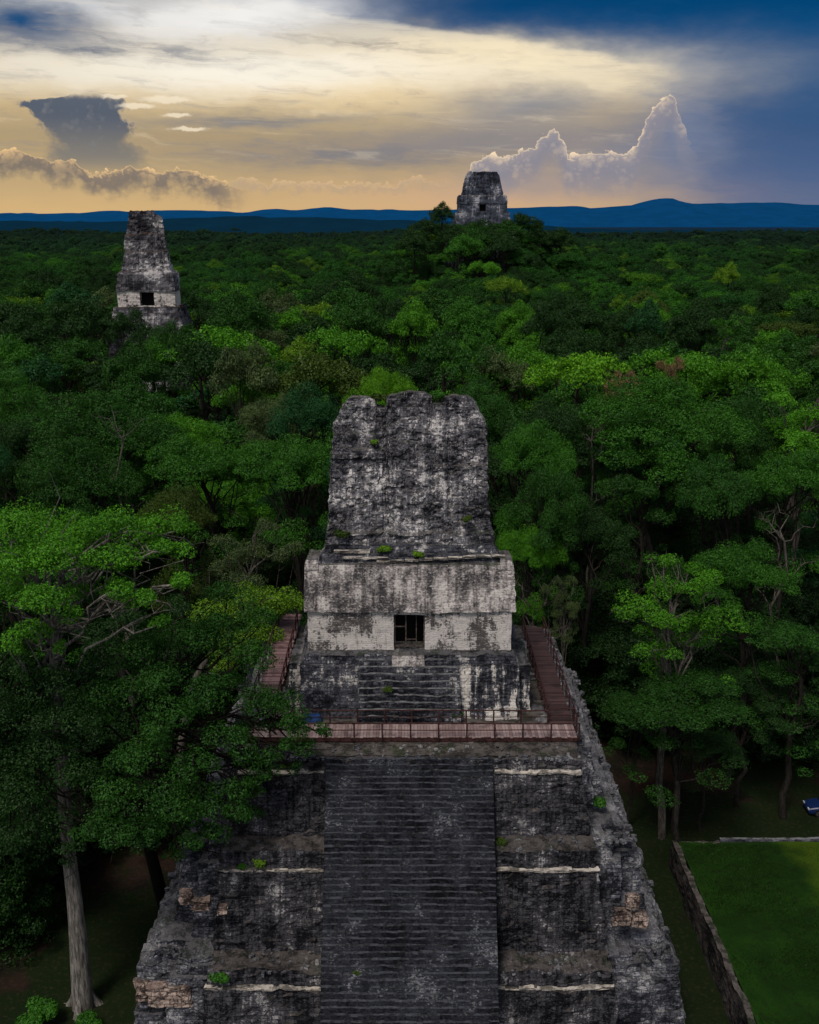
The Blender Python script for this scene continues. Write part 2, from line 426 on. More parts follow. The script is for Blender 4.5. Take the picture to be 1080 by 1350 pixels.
MT['base_white'] = stone('white_streaked_masonry', (28, 30, 36), (88, 88, 96), (216, 210, 204), .55, .9, bw=.4, bh=.22, top=(96, 95, 98), moss=.3, speck=1.1, mo=.2)
MT['rubble'] = stone('dark_rubble', (22, 22, 24), (70, 66, 66), (150, 144, 140), .66, .2, top=(98, 92, 88), moss=.4, speck=1.1)
MT['pink'] = stone('exposed_pink_mortar', (58, 50, 48), (150, 130, 122), (188, 168, 158), .5, .3, bw=.5, bh=.3, top=(130, 112, 104), moss=0, speck=1.7, mo=.5)

def simple(name, c, var=.3, scale=3, rough=.85, bump=.3, metal=0):
    m, nt, out = newmat(name); g = geo(nt)
    n = noise(g.outputs['Position'], scale, 5, .65)
    cc = mix(sstep(n, .35, .65), lin(tuple(v * (1 - var) for v in c)), lin(tuple(min(255, v * (1 + var)) for v in c)))
    p = principled(nt, out, cc, rough, n, bump, .05); p.inputs['Metallic'].default_value = metal
    return m
def planks(name, c1, c2, axis):
    m, nt, out = newmat(name); g = geo(nt); ri = E(g.outputs['Random Per Island'])
    x, y, z = sep(g.outputs['Position'])
    gr = noise(vec(x * (8 if axis == 'y' else 1.2), y * (1.2 if axis == 'y' else 8), z * 3), 2.0, 5, .65)
    big = noise(g.outputs['Position'], .9, 4, .6)
    c = mix(ri * .8 + (gr - .5) * .6, lin(c1), lin(c2))
    c = mix(sstep(big, .5, .68) * .6, c, lin(tuple(v * .6 for v in c1)))
    principled(nt, out, c, .8, gr, .4, .02)
    return m
MT['deck_pale'] = planks('weathered_pink_boards', (120, 99, 98), (172, 152, 150), 'y')
MT['deck_left'] = planks('weathered_rose_boards', (84, 60, 60), (150, 122, 124), 'x')
MT['deck_red'] = planks('red_brown_boards', (50, 35, 36), (84, 62, 62), 'x')
MT['rail'] = simple('rail_timber', (56, 34, 33), .35, 4)
MT['gate'] = simple('gate_timber', (44, 36, 32), .3, 5)
MT['void'] = simple('interior_shade', (14, 12, 12), .2, 1)  # near-black colour stands in for the shade inside doorways
MT['tarp'] = simple('blue_tarpaulin', (28, 52, 92), .35, 2, .5)

def bark(name, c):
    m, nt, out = newmat(name); g = geo(nt); tcn = nt.nodes.new('ShaderNodeTexCoord')
    x, y, z = sep(tcn.outputs['Object'])
    a = noise(vec(x * 5, y * 5, z * .7), 1.3, 6, .7); b = noise(tcn.outputs['Object'], .9, 4, .6)
    cc = mix(sstep(a, .36, .64), lin(tuple(v * .5 for v in c)), lin(c))
    cc = mix(sstep(b, .5, .64) * .6, cc, lin(tuple(v * .6 for v in c)))
    principled(nt, out, cc, .95, a, .8, .08, .1)
    return m
MT['bark'] = bark('grey_bark', (56, 52, 48))
MT['bark_dark'] = bark('dark_bark', (40, 36, 33)); MT['bark_pale'] = bark('bleached_bark', (108, 102, 96))  # darker bark keeps the leaning trunks inconspicuous
MT['bark_big'] = bark('ceiba_bark', (146, 140, 134))

def leaves(name, far=False, under=False):
    m, nt, out = newmat(name)
    g = geo(nt); oi = nt.nodes.new('ShaderNodeObjectInfo')
    ri = E(g.outputs['Random Per Island']); n = noise(g.outputs['Position'], .45, 4, .6)
    n2 = noise(g.outputs['Position'], 1.8, 3, .6)
    if far:
        orn = E(oi.outputs['Random'])
        base = ramp(orn, [(0, lin((26, 54, 24))), (.3, lin((32, 70, 25))), (.55, lin((38, 88, 27))), (.75, lin((30, 74, 34))), (.9, lin((54, 112, 27))), (1, lin((80, 120, 28)))])
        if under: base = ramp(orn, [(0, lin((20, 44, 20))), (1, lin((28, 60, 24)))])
        x, y, z = sep(g.outputs['Position'])
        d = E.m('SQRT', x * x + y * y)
        base = mix(sstep(d, 300, 1800) * .85, base, lin((26, 52, 56)))  # haze put into the leaf colour, bluer with distance
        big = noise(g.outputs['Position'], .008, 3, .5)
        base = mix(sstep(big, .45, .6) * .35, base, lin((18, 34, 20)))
    else:
        base = oi.outputs['Color']
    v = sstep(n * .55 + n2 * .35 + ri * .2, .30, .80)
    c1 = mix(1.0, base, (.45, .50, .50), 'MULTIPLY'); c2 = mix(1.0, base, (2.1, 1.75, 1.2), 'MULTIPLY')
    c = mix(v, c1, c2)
    d = nt.nodes.new('ShaderNodeBsdfDiffuse'); t = nt.nodes.new('ShaderNodeBsdfTranslucent'); gl = nt.nodes.new('ShaderNodeBsdfGlossy')
    gl.inputs['Roughness'].default_value = .5; gl.inputs['Color'].default_value = (.5, .6, .5, 1)
    nt.links.new(c, d.inputs[0]); nt.links.new(mix(1.0, c, (1.2, 1.3, .6), 'MULTIPLY'), t.inputs[0])
    m1 = nt.nodes.new('ShaderNodeMixShader'); m1.inputs[0].default_value = .25
    nt.links.new(d.outputs[0], m1.inputs[1]); nt.links.new(t.outputs[0], m1.inputs[2])
    m2 = nt.nodes.new('ShaderNodeMixShader'); m2.inputs[0].default_value = .025
    nt.links.new(m1.outputs[0], m2.inputs[1]); nt.links.new(gl.outputs[0], m2.inputs[2])
    nt.links.new(m2.outputs[0], out.inputs[0])
    return m
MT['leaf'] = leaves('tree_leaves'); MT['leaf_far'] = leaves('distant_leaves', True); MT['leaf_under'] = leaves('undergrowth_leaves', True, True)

# ------------------------------------------------------------------ ground
def build_ground():
    xs = np.concatenate([-np.geomspace(150, 20000, 26)[::-1], np.linspace(-140, 140, 57), np.geomspace(150, 20000, 26)])
    ys = np.concatenate([-np.geomspace(50, 20000, 12)[::-1], np.linspace(-40, 700, 95), np.geomspace(720, 30000, 40)])
    X, Y = np.meshgrid(xs, ys, indexing='ij')
    Z = H(X, Y); Z[Y > 2000] *= 0
    mb = MB(); mb.grid(np.stack([X, Y, Z], -1))
    m, nt, out = newmat('forest_floor'); g = geo(nt); x, y, z = sep(g.outputs['Position']); P = g.outputs['Position']
    n = noise(P, .22, 5, .6); f = noise(P, 3.0, 6, .7)
    c = mix(sstep(n, .40, .58), lin((44, 33, 28)), lin((26, 24, 20)))
    gm = noise(vec(x, y, 4.0), .12, 4, .6)
    right = (sstep(x, 12, 20) * sstep(y, 90, 76)).mx(sstep(x, -27, -24) * sstep(x, -14, -16) * sstep(y, 78, 66))
    c = mix(sstep(gm + right * .2, .50, .60) * .85, c, lin((22, 36, 16)))
    c = mix(sstep(f, .5, .7) * .3, c, lin((78, 66, 56)))
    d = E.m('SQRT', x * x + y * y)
    c = mix(sstep(d, 1400, 2200), c, lin((8, 36, 58)))  # far ground tinted blue, distance haze painted into its colour
    principled(nt, out, c, 1.0, f, .6, .1, .05)
    o = mb.build('ground', m, smooth=True); tag(o, kind='structure')
    # hills: two ranges
    def hills(name, D, prof, seed, col, amp, emi):
        mbh = MB(); n = 260
        xs = np.linspace(-D * .8, D * .8, n)
        top = prof(xs / D) + amp * (vnoise(np.stack([xs / D * 40, xs * 0, xs * 0], 1), seed) - .5) + amp * .5 * (vnoise(np.stack([xs / D * 110, xs * 0, xs * 0], 1), seed + 1) - .5)
        rows = []
        for k, t in enumerate(np.linspace(0, 1, 14)):
            yy = D * (1 - .18 * (1 - t)) + 0 * xs
            zz = top * (t ** 1.3) + amp * .6 * (vnoise(np.stack([xs / D * 50, xs * 0 + k * .8, xs * 0], 1), seed + 3) - .5) * (1 if 0 < t < 1 else 0)
            rows.append(np.stack([xs, yy, zz], 1))
        rows.append(np.stack([xs, xs * 0 + D * 1.2, xs * 0 - 10], 1))
        mbh.grid(np.stack(rows, 1), flip=False)
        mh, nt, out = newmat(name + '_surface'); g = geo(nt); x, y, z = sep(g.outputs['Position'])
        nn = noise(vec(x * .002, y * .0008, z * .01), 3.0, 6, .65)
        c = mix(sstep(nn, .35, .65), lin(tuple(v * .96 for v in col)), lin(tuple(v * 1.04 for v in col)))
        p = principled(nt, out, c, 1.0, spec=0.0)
        nt.links.new(c, p.inputs['Emission Color']); p.inputs['Emission Strength'].default_value = emi   # haze painted in: blue base and surface glow stand in for airlight
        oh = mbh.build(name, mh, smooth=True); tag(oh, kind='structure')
    def crest(pts, D):
        q = sorted(((px - 540) / F / math.cos(R(PITCH)), D * math.tan(R((292 - py) / 26.2)) + CAM_Z) for px, py in pts)
        qx = [a for a, _ in q]; qz = [b for _, b in q]
        return lambda u: np.interp(u, qx, qz)
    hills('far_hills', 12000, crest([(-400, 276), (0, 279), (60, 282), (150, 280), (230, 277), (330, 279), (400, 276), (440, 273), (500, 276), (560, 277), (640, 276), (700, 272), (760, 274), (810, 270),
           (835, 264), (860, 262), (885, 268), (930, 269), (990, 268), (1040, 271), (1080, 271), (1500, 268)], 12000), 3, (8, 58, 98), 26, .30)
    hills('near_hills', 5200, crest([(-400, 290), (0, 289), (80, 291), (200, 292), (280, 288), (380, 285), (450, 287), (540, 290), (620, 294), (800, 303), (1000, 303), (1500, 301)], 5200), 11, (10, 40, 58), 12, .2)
build_ground()

# ------------------------------------------------------------------ front temple
def notch_profile(pts):
    a = [p[0] for p in pts]; b = [p[1] for p in pts]
    return lambda s: np.interp(s, a, b)

def comb_part(parent, name, cx, y0, zb, xb, xt, ztops, zmax, thick, lean, step, mat, relief, amp, big, origin):
    """roof comb: leaning slab with a ragged top edge; ztops(s) -> z of the top along s in 0..1"""
    mb = MB()
    ns = int(2 * xb / step); nz = int((zmax - zb) / step)
    s = np.linspace(0, 1, ns + 1)
    top = ztops(s)
    t = np.linspace(0, 1, nz + 1)
    S, T = np.meshgrid(s, t, indexing='ij')
    Z = zb + (top[:, None] - zb) * T
    half = np.interp((Z - zb) / (zmax - zb), [0, .12, .14, 1], [xb, xb - .12, xb - .3, xt])
    X = cx + (S * 2 - 1) * half
    Yf = y0 + lean * (Z - zb) + relief((S * 2 - 1), (Z - zb) / (zmax - zb))
    Yb = y0 + thick - lean * .6 * (Z - zb)
    front = np.stack([X, Yf, Z], -1); back = np.stack([X, Yb, Z], -1)
    mb.grid(front, flip=True if False else False)
    mb.grid(back[::-1])
    nk = max(2, int(thick / step / 1.5)); k = np.linspace(0, 1, nk + 1)[None, :, None]
    def bridge(A, B): mb.grid(A[:, None] * (1 - k) + B[:, None] * k)
    bridge(front[:, -1], back[:, -1])
    bridge(front[0][::-1], back[0][::-1]); bridge(front[-1], back[-1])
    V0 = origin
    for a in range(len(mb.V)): mb.V[a] = mb.V[a] - np.array(V0)
    return mb.build(name, mat, parent, disp=lambda V: rough_disp(V + np.array(V0), amp, big) - np.array(V0))

def world_build(mb, name, mat, parent, amp=.05, big=.1):
    """points given in world space, stored relative to the parent; displaced in world space"""
    L = np.array(parent.location)
    if parent.parent is not None: L = L + np.array(parent.parent.location)
    return mb.build(name, mat, parent, disp=lambda V: (rough_disp(V, amp, big) if amp else V) - L)

T2 = thing('stepped_pyramid_temple', 'large weathered grey stepped pyramid temple with a wide steep stairway filling the foreground', 'pyramid temple', (0, 66, 0))
ST = .2
def terrace(z0, z1, zband, yf_top, yf_bot, wt, wb, boxes, yback, name):
    mb = MB()
    # front panel: lower face, then a slightly set back upper band
    mb.box(-wb, wb, yf_bot, 62, z0, zband, ST, 0, wb - wt, yf_top - .12 - yf_bot, 0, False)
    mb.box(-wt + .12, wt - .12, yf_top + .1, 62, zband - .02, z1, ST, 0, .03, .05, 0, False)
    for (w, yf, m) in boxes:
        zm = z0 + (zband - z0) * .45; lo_, hi_ = (zband - .3), (z1 - .02 * w / 12)
        mb.box(-w - .85, w + .85, yf - .75, yback, z0, zm, .3, m, .15, .2, .2, False)
        mb.box(-w - .42, w + .42, yf - .38, yback - .3, zm - .1, lo_, .3, m, .15, .2, .2, False)
        mb.box(-w + .25, w - .25, yf + .1, yback - .7, lo_ - .1, hi_ - .35, .3, m, .05, .1, .1, False)
        mb.box(-w + .6, w - .6, yf + .45, yback - 1.0, hi_ - .45, hi_, .3, m, .05, .1, .1, False)
    o = world_build(mb, name, [MT['pyramid'], MT['side']], T2, .12, .20)
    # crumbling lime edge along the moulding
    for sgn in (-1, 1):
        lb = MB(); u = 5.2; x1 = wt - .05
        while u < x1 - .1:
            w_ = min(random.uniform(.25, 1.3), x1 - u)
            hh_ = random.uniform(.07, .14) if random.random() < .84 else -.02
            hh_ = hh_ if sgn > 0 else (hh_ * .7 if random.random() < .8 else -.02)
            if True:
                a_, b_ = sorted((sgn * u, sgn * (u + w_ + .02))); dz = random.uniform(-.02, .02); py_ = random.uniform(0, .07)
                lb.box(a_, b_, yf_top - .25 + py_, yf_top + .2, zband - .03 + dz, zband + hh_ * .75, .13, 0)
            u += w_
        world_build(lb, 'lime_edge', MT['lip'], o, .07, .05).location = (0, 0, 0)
    return o
def lipfix(o):
    for c in o.children: c.location = (0, 0, 0)
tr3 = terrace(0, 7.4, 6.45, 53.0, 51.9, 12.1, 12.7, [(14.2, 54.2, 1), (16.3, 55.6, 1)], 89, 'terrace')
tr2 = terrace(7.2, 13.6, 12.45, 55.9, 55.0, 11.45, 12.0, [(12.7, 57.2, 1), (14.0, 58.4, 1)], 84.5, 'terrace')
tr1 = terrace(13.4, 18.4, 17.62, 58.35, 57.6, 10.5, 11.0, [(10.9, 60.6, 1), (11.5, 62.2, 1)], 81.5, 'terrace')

def build_stair():
    mb = MB(); n = 61; w = 5.08; rise = 18.4 / n; run = .205
    for i in range(n):
        z0 = i * rise; z1 = z0 + rise; yf = 58.42 - (n - i) * run + run
        u = -w
        while u < w - .01:
            bw_ = random.uniform(.35, 1.0); v = min(w, u + bw_)
            if w - v < .2: v = w
            dy = random.uniform(-.03, .035) + (.07 if random.random() < .08 else 0); dz = random.uniform(-.022, .012) - (.08 if random.random() < .05 else 0)
            mb.patch((u, yf + dy, z0 - .03), (v, yf + dy, z0 - .03), (v - .01, yf + dy + .03, z1 + dz), (u + .01, yf + dy + .03, z1 + dz), .17)
            mb.patch((u + .01, yf + dy + .03, z1 + dz), (v - .01, yf + dy + .03, z1 + dz), (v, yf + run + .06, z1 + dz + .01), (u, yf + run + .06, z1 + dz + .01), .17)
            u = v
        mb.patch((-w, yf + .1, z0 - .1), (w, yf + .1, z0 - .1), (w, yf + .1, z1 - .1), (-w, yf + .1, z1 - .1), 2.0)
        for s in (-1, 1):
            p = [(s * w, yf, z0), (s * w, 60, z0), (s * w, 60, z1), (s * w, yf + .015, z1)]
            if s < 0: p = p[::-1]
            mb.patch(*p, .5)
    mb_ = mb; T2L = np.array(T2.location)
    mb_.build('stairway', MT['stair'], T2, disp=lambda V: rough_disp(V, .016, .018) - T2L)
build_stair()
# crumbled floor of the top platform in front of the walkway
mb = MB(); mb.box(-10.3, 10.3, 58.75, 80.5, 18.2, 18.46, .3, 0, .05, .05, .05, False)
world_build(mb, 'platform_floor', MT['rubble'], T2, .06, .08)
# exposed pinkish mortar squares on the flanks
def bare(px, py, D, w, h, th=.5):
    X, Y, Z = at(px, py, D); D += .13; b_ = MB(); b_.box(X - w / 2, X + w / 2, D, D + th, Z - h / 2, Z + h / 2, .14, 0, .03, .03)
    world_build(b_, 'bare_mortar_patch', MT['pink'], T2, .12, .10)
for q in ((822, 1214, 54.72, 1.05, .95), (846, 1216, 54.72, .85, .9), (836, 1194, 54.74, .75, .75)): bare(*q)
for q in ((262, 1196, 54.0, 1.0, .55), (243, 1186, 54.05, .7, .8), (290, 1203, 53.98, .5, .4), (222, 1318, 53.7, 2.6, 1.4), (186, 1310, 54.9, .8, 1.3)): bare(*q)

def loose_stones():
    mb = MB(); g_ = np.random.default_rng(44)
    def put(x, y, z, s_):
        w_, d_, h_ = s_ * g_.uniform(.5, 1.3), s_ * g_.uniform(.5, 1.2), s_ * g_.uniform(.35, .8)
        k0 = len(mb.V); mb.box(-w_, w_, -d_, d_, -h_, h_ , 9, 0, w_ * .12, d_ * .1, d_ * .1)
        a = g_.uniform(0, 3.14); c_, s2 = math.cos(a), math.sin(a)
        for k in range(k0, len(mb.V)):
            V = mb.V[k]; mb.V[k] = np.column_stack([V[:, 0] * c_ - V[:, 1] * s2 + x, V[:, 0] * s2 + V[:, 1] * c_ + y, V[:, 2] + z])
    for sg in (-1, 1):
        for (w, yf, yb, z) in ((10.9, 60.6, 81, 18.1), (11.5, 62.2, 81, 17.9), (12.7, 57.2, 84, 13.3), (14.0, 58.4, 84, 13.3), (14.2, 54.2, 88, 7.1), (16.3, 55.6, 88, 7.1)):
            for k in range(60): put(sg * (w - g_.uniform(.1, .9)), g_.uniform(yf, yb), z + g_.uniform(-.1, .1), g_.uniform(.08, .26))
        for (x0, x1, y0, y1, z) in ((5.2, 10.4, 58.4, 58.9, 18.35), (5.2, 11.2, 56.0, 57.5, 13.5), (5.2, 12, 53.0, 55, 7.3), (12, 14, 57.4, 58.3, 13.3), (13, 16, 54.6, 55.6, 7.1)):
            for k in range(38): put(sg * g_.uniform(x0, x1), g_.uniform(y0, y1), z + g_.uniform(0, .08), g_.uniform(.05, .18))
    for k in range(70): put(g_.uniform(-10, 10), g_.uniform(58.7, 60.2), 18.48, g_.uniform(.04, .13))
    o = mb.build('loose_stones', MT['side'], T2, disp=lambda V: V - np.array(T2.location)); o['kind'] = 'stuff'
loose_stones()
# temple base block with its own stair
mb = MB()
for s in (-1, 1):
    x0, x1 = sorted((s * 3.25, s * 7.15))
    mb.box(x0, x1, 63.7, 68, 18.3, 22.0, .2, 1 if s > 0 else 0, .06, .7, 0, False)
    x0, x1 = sorted((s * 6.6, s * 8.05))
    mb.box(x0, x1, 64.8, 69.5, 18.3, 21.7, .2, 1, .12, .5, 0, False)
mb.box(-7.0, 7.0, 64.5, 72, 21.8, 22.6, .25, 0, .1, .2, .2, False)
mb.box(-7.9, 7.9, 68.5, 76, 18.3, 21.4, .3, 0, .3, .3, .3, False)
mb.box(-7.2, 7.2, 67.2, 71.5, 21.2, 23.9, .25, 0, .2, .2, .3, False)
world_build(mb, 'temple_base', [MT['base'], MT['base_white']], T2, .08, .14)
mb = MB(); n = 10
for i in range(n):
    z0 = 18.35 + i * .40; yf = 62.3 + i * .235
    mb.box(-3.3, 3.3, yf, 66, z0, z0 + .39, .16, 0, 0, .01, 0, False, mtop=1)
world_build(mb, 'temple_stair', [MT['base'], MT['tread']], T2, .05, .05)
mb = MB(); mb.box(-1.15, 1.0, 64.25, 65.0, 21.6, 22.66, .2, 0, .02, .2)
world_build(mb, 'threshold_block', MT['frieze'], T2, .03, .04)

# temple wall with its doorway
mb = MB(); yw = 65.5; W = 6.72; dx = 1.03; zd0, zd1 = 22.6, 25.08
def wallp(x0, x1, z0, z1): mb.patch((x0, yw, z0), (x1, yw, z0), (x1, yw, z1), (x0, yw, z1), .2)
wallp(-W, -dx, zd0, zd1); wallp(dx, W, zd0, zd1); wallp(-W, W, zd1, 25.35)
mb.patch((W, yw, 22.6), (W, 69.8, 22.6), (W, 69.8, 25.35), (W, yw, 25.35), .4)
mb.patch((-W, 69.8, 22.6), (-W, yw, 22.6), (-W, yw, 25.35), (-W, 69.8, 25.35), .4)
mb.patch((W, 69.8, 22.6), (-W, 69.8, 22.6), (-W, 69.8, 25.35), (W, 69.8, 25.35), .6)
for s in (-1, 1):
    p = [(s * dx, yw, zd0), (s * dx, yw + 1.6, zd0), (s * dx, yw + 1.6, zd1), (s * dx, yw, zd1)]
    mb.patch(*(p if s < 0 else p[::-1]), .2)
mb.patch((-dx, yw, zd1), (-dx, yw + 1.6, zd1), (dx, yw + 1.6, zd1), (dx, yw, zd1), .2)
wall = world_build(mb, 'temple_wall', MT['wall'], T2, .025, .03)
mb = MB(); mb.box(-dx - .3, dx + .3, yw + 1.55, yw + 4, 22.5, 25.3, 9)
world_build(mb, 'chamber_shade', MT['void'], T2, 0)  # near-black block behind the opening, painted in place of interior shade
gate = MB()
gate.box(-dx + .03, -dx + .11, yw + .3, yw + .38, 22.62, 25.04); gate.box(dx - .11, dx - .03, yw + .3, yw + .38, 22.62, 25.04)
gate.box(-dx + .11, dx - .11, yw + .3, yw + .38, 24.94, 25.04); gate.box(-dx + .11, dx - .11, yw + .3, yw + .38, 22.7, 22.82)
gate.box(-.28, -.20, yw + .31, yw + .37, 22.82, 24.94); gate.box(.42, .48, yw + .31, yw + .37, 22.82, 24.94)
gate.box(-dx + .11, -.28, yw + .31, yw + .36, 24.1, 24.17); gate.box(-.20, .42, yw + .315, yw + .355, 23.2, 23.26)
gate.box(-dx + .11, dx - .11, yw + .39, yw + .42, 22.98, 23.03)
world_build(gate, 'door_gate', simple('grey_gate_timber', (74, 66, 62), .3, 5), T2, 0)

# frieze (upper wall, leaning back) and roof
mb = MB()
mb.box(-6.95, 6.95, 65.3, 70.2, 25.33, 28.25, .16, 0, .12, .95, .6, False)
for s in (-1, 1):
    x0, x1 = sorted((s * 5.9, s * 6.85)); mb.box(x0, x1, 66.1, 67.6, 28.0, 28.62, .18, 0, .12, .15, .1, False)
world_build(mb, 'frieze', MT['frieze'], T2, .05, .07)
mb = MB(); mb.box(-6.1, 6.1, 66.75, 69.4, 28.2, 28.75, .2, 0, .25, .3, .3, False)
mb.box(-5.75, 5.75, 67.25, 70, 28.7, 29.3, .2, 0, .15, .2, .3, False)
world_build(mb, 'roof', MT['base'], T2, .06, .12)
mb = MB()
for i in range(9):
    x0 = -2.2 + i * .95; zz = 28.33 + i * .045
    mb.box(x0, x0 + .9, 66.45 + i * .03, 66.75 + i * .03, zz, zz + .12, .2)
world_build(mb, 'roof_edge', MT['lip'], T2, .05, .03)
mb = MB(); mb.box(-5.0, -2.6, 66.95, 67.2, 28.85, 29.05, .2); mb.box(-4.4, -1.4, 66.6, 66.8, 28.55, 28.68, .2)
world_build(mb, 'lime_strip', MT['lip'], T2, .04, .03)

tops = notch_profile([(0, 37.0), (.02, 37.3), (.045, 37.9), (.075, 38.35), (.10, 38.75), (.14, 38.85), (.278, 38.8), (.281, 38.15), (.352, 38.1), (.355, 38.8), (.38, 39.0), (.44, 39.15), (.48, 39.25), (.55, 39.2), (.61, 39.05), (.648, 38.85), (.651, 38.35),
                      (.735, 38.45), (.739, 38.85), (.80, 38.95), (.91, 38.85), (.935, 38.5), (.96, 37.9), (.985, 37.5), (1, 37.1)])
def relief(s, t):
    r = np.zeros_like(s)
    for c, w, d in ((-.28, .022, .14), (.26, .02, .10), (.50, .022, .26), (.30, .05, .10)):
        r = r + d * np.exp(-((s - c) / w) ** 2) * ((t < .93) & ((c < .4) | (t < .7)))
    r = r - .12 * (np.abs(s) < .26) * (t > .1) - .10 * ((s < -.34)) * ((t > .1) & (t < .72))
    r = r - .22 * (t < .115) - .22 * ((t > .58) & (t < .64) & (s < -.32)) - .12 * ((t > .50) & (t < .53) & (s > .3))
    V = np.stack([s.ravel() * 5, t.ravel() * 10, s.ravel() * 0], 1)
    r = r + (np.where(vnoise(V * 1.6, 3) > .66, .10, 0) + np.where(vnoise(V * 3.1, 6) > .66, .08, 0) + (vnoise(V * np.array([5, 6, 1]), 12) - .5) * .10).reshape(s.shape)
    return r
comb = comb_part(T2, 'roof_comb', 0, 67.75, 28.8, 5.68, 4.98, tops, 39.35, 3.4, .17, .09, MT['comb'], relief, .09, .09, (0, 66, 0))

# ------------------------------------------------------------------ walkways
def railing(mbname, parent, pts, h=1.05, npost=None, mat=None, two=True):
    p0, p1 = np.array(pts[0], float), np.array(pts[1], float); L = np.linalg.norm(p1 - p0)
    n = npost or int(round(L / 1.75)); L0 = np.array(parent.location)
    for i in range(n + 1):
        p = p0 + (p1 - p0) * i / n; b = MB(); a = random.uniform(-.02, .02)
        b.tube([p - (0, 0, .25), p + (a, a, h)], .055, 5)
        world_build(b, 'post', MT['rail'], parent, 0)
    for z, r in ((h, .05), (h * .52, .032)):
        b = MB(); q = [p0 + (p1 - p0) * i / n + (0, 0, z + random.uniform(-.02, .02)) for i in range(n + 1)]
        b.tube(q, r, 5); world_build(b, 'rail', MT['rail'], parent, 0)
def deck(x0, x1, y0, y1, z, along, mat, parent, pitch=.2):
    b = MB()
    if along == 'x':
        n = int((x1 - x0) / pitch)
        for i in range(n):
            a = x0 + i * pitch; j = random.uniform(-.02, .02); k = random.uniform(-.07, .07)
            b.box(a + .008, a + pitch - .008, y0 + k, y1 + k * .5, z - .05 + j, z + j)
    else:
        n = int((y1 - y0) / pitch)
        for i in range(n):
            a = y0 + i * pitch; j = random.uniform(-.025, .025); k = random.uniform(-.07, .07)
            b.box(x0 + k, x1 + k * .7, a + .008, a + pitch - .008, z - .05 + j, z + j)
    world_build(b, 'deck', mat, parent, 0)
ZD = 18.85
wk = thing('wooden_walkway', 'long pale pinkish timber walkway with red-brown railings crossing the top of the wide stairway', 'walkway', (0, 61.3, 18.4), group='timber walkways around the pyramid top')
deck(-10.5, 10.6, 60.45, 62.2, ZD, 'x', MT['deck_pale'], wk)
railing('', wk, [(-10.5, 60.42, ZD), (10.62, 60.42, ZD)], .95, 12)
railing('', wk, [(-8.6, 62.25, ZD), (8.9, 62.25, ZD)], .95, 10)
b = MB(); b.box(-10.55, 10.65, 60.46, 60.56, ZD - .32, ZD - .07); b.box(-10.55, 10.65, 62.05, 62.15, ZD - .3, ZD - .07)
world_build(b, 'beam', MT['rail'], wk, 0)
wr = thing('wooden_walkway', 'dark red-brown timber walkway running back along the right side of the temple', 'walkway', (9.8, 70, 18.4), group='timber walkways around the pyramid top')
deck(9.0, 10.55, 62.25, 79.2, ZD + .02, 'y', MT['deck_red'], wr, .22)
railing('', wr, [(8.98, 62.9, ZD), (9.0, 79, ZD)], .95, 9); railing('', wr, [(10.62, 61.5, ZD), (10.62, 79, ZD)], .95, 11)
railing('', wr, [(8.9, 62.4, ZD), (10.6, 62.4, ZD)], 1.0, 1)
wl = thing('wooden_walkway', 'weathered rose-grey timber walkway running back along the left side of the temple', 'walkway', (-9.7, 70, 18.4), group='timber walkways around the pyramid top')
deck(-10.45, -8.85, 65.5, 82, ZD + .02, 'y', MT['deck_left'], wl, .22)
railing('', wl, [(-8.8, 65.5, ZD), (-9.05, 82, ZD)], .95, 9); railing('', wl, [(-10.5, 62.5, ZD), (-10.5, 82, ZD)], .95, 10)

tp = MB(); tp.box(-7.1, -5.7, 63.0, 63.6, 18.5, 18.95, .15, 0, .1, .12, .1)
tpo = tp.build('tarpaulin', MT['tarp'], disp=lambda V: rough_disp(V, .05, .05))
tag(tpo, 'small folded blue tarpaulin on the platform behind the left end of the front walkway railing', 'tarpaulin')

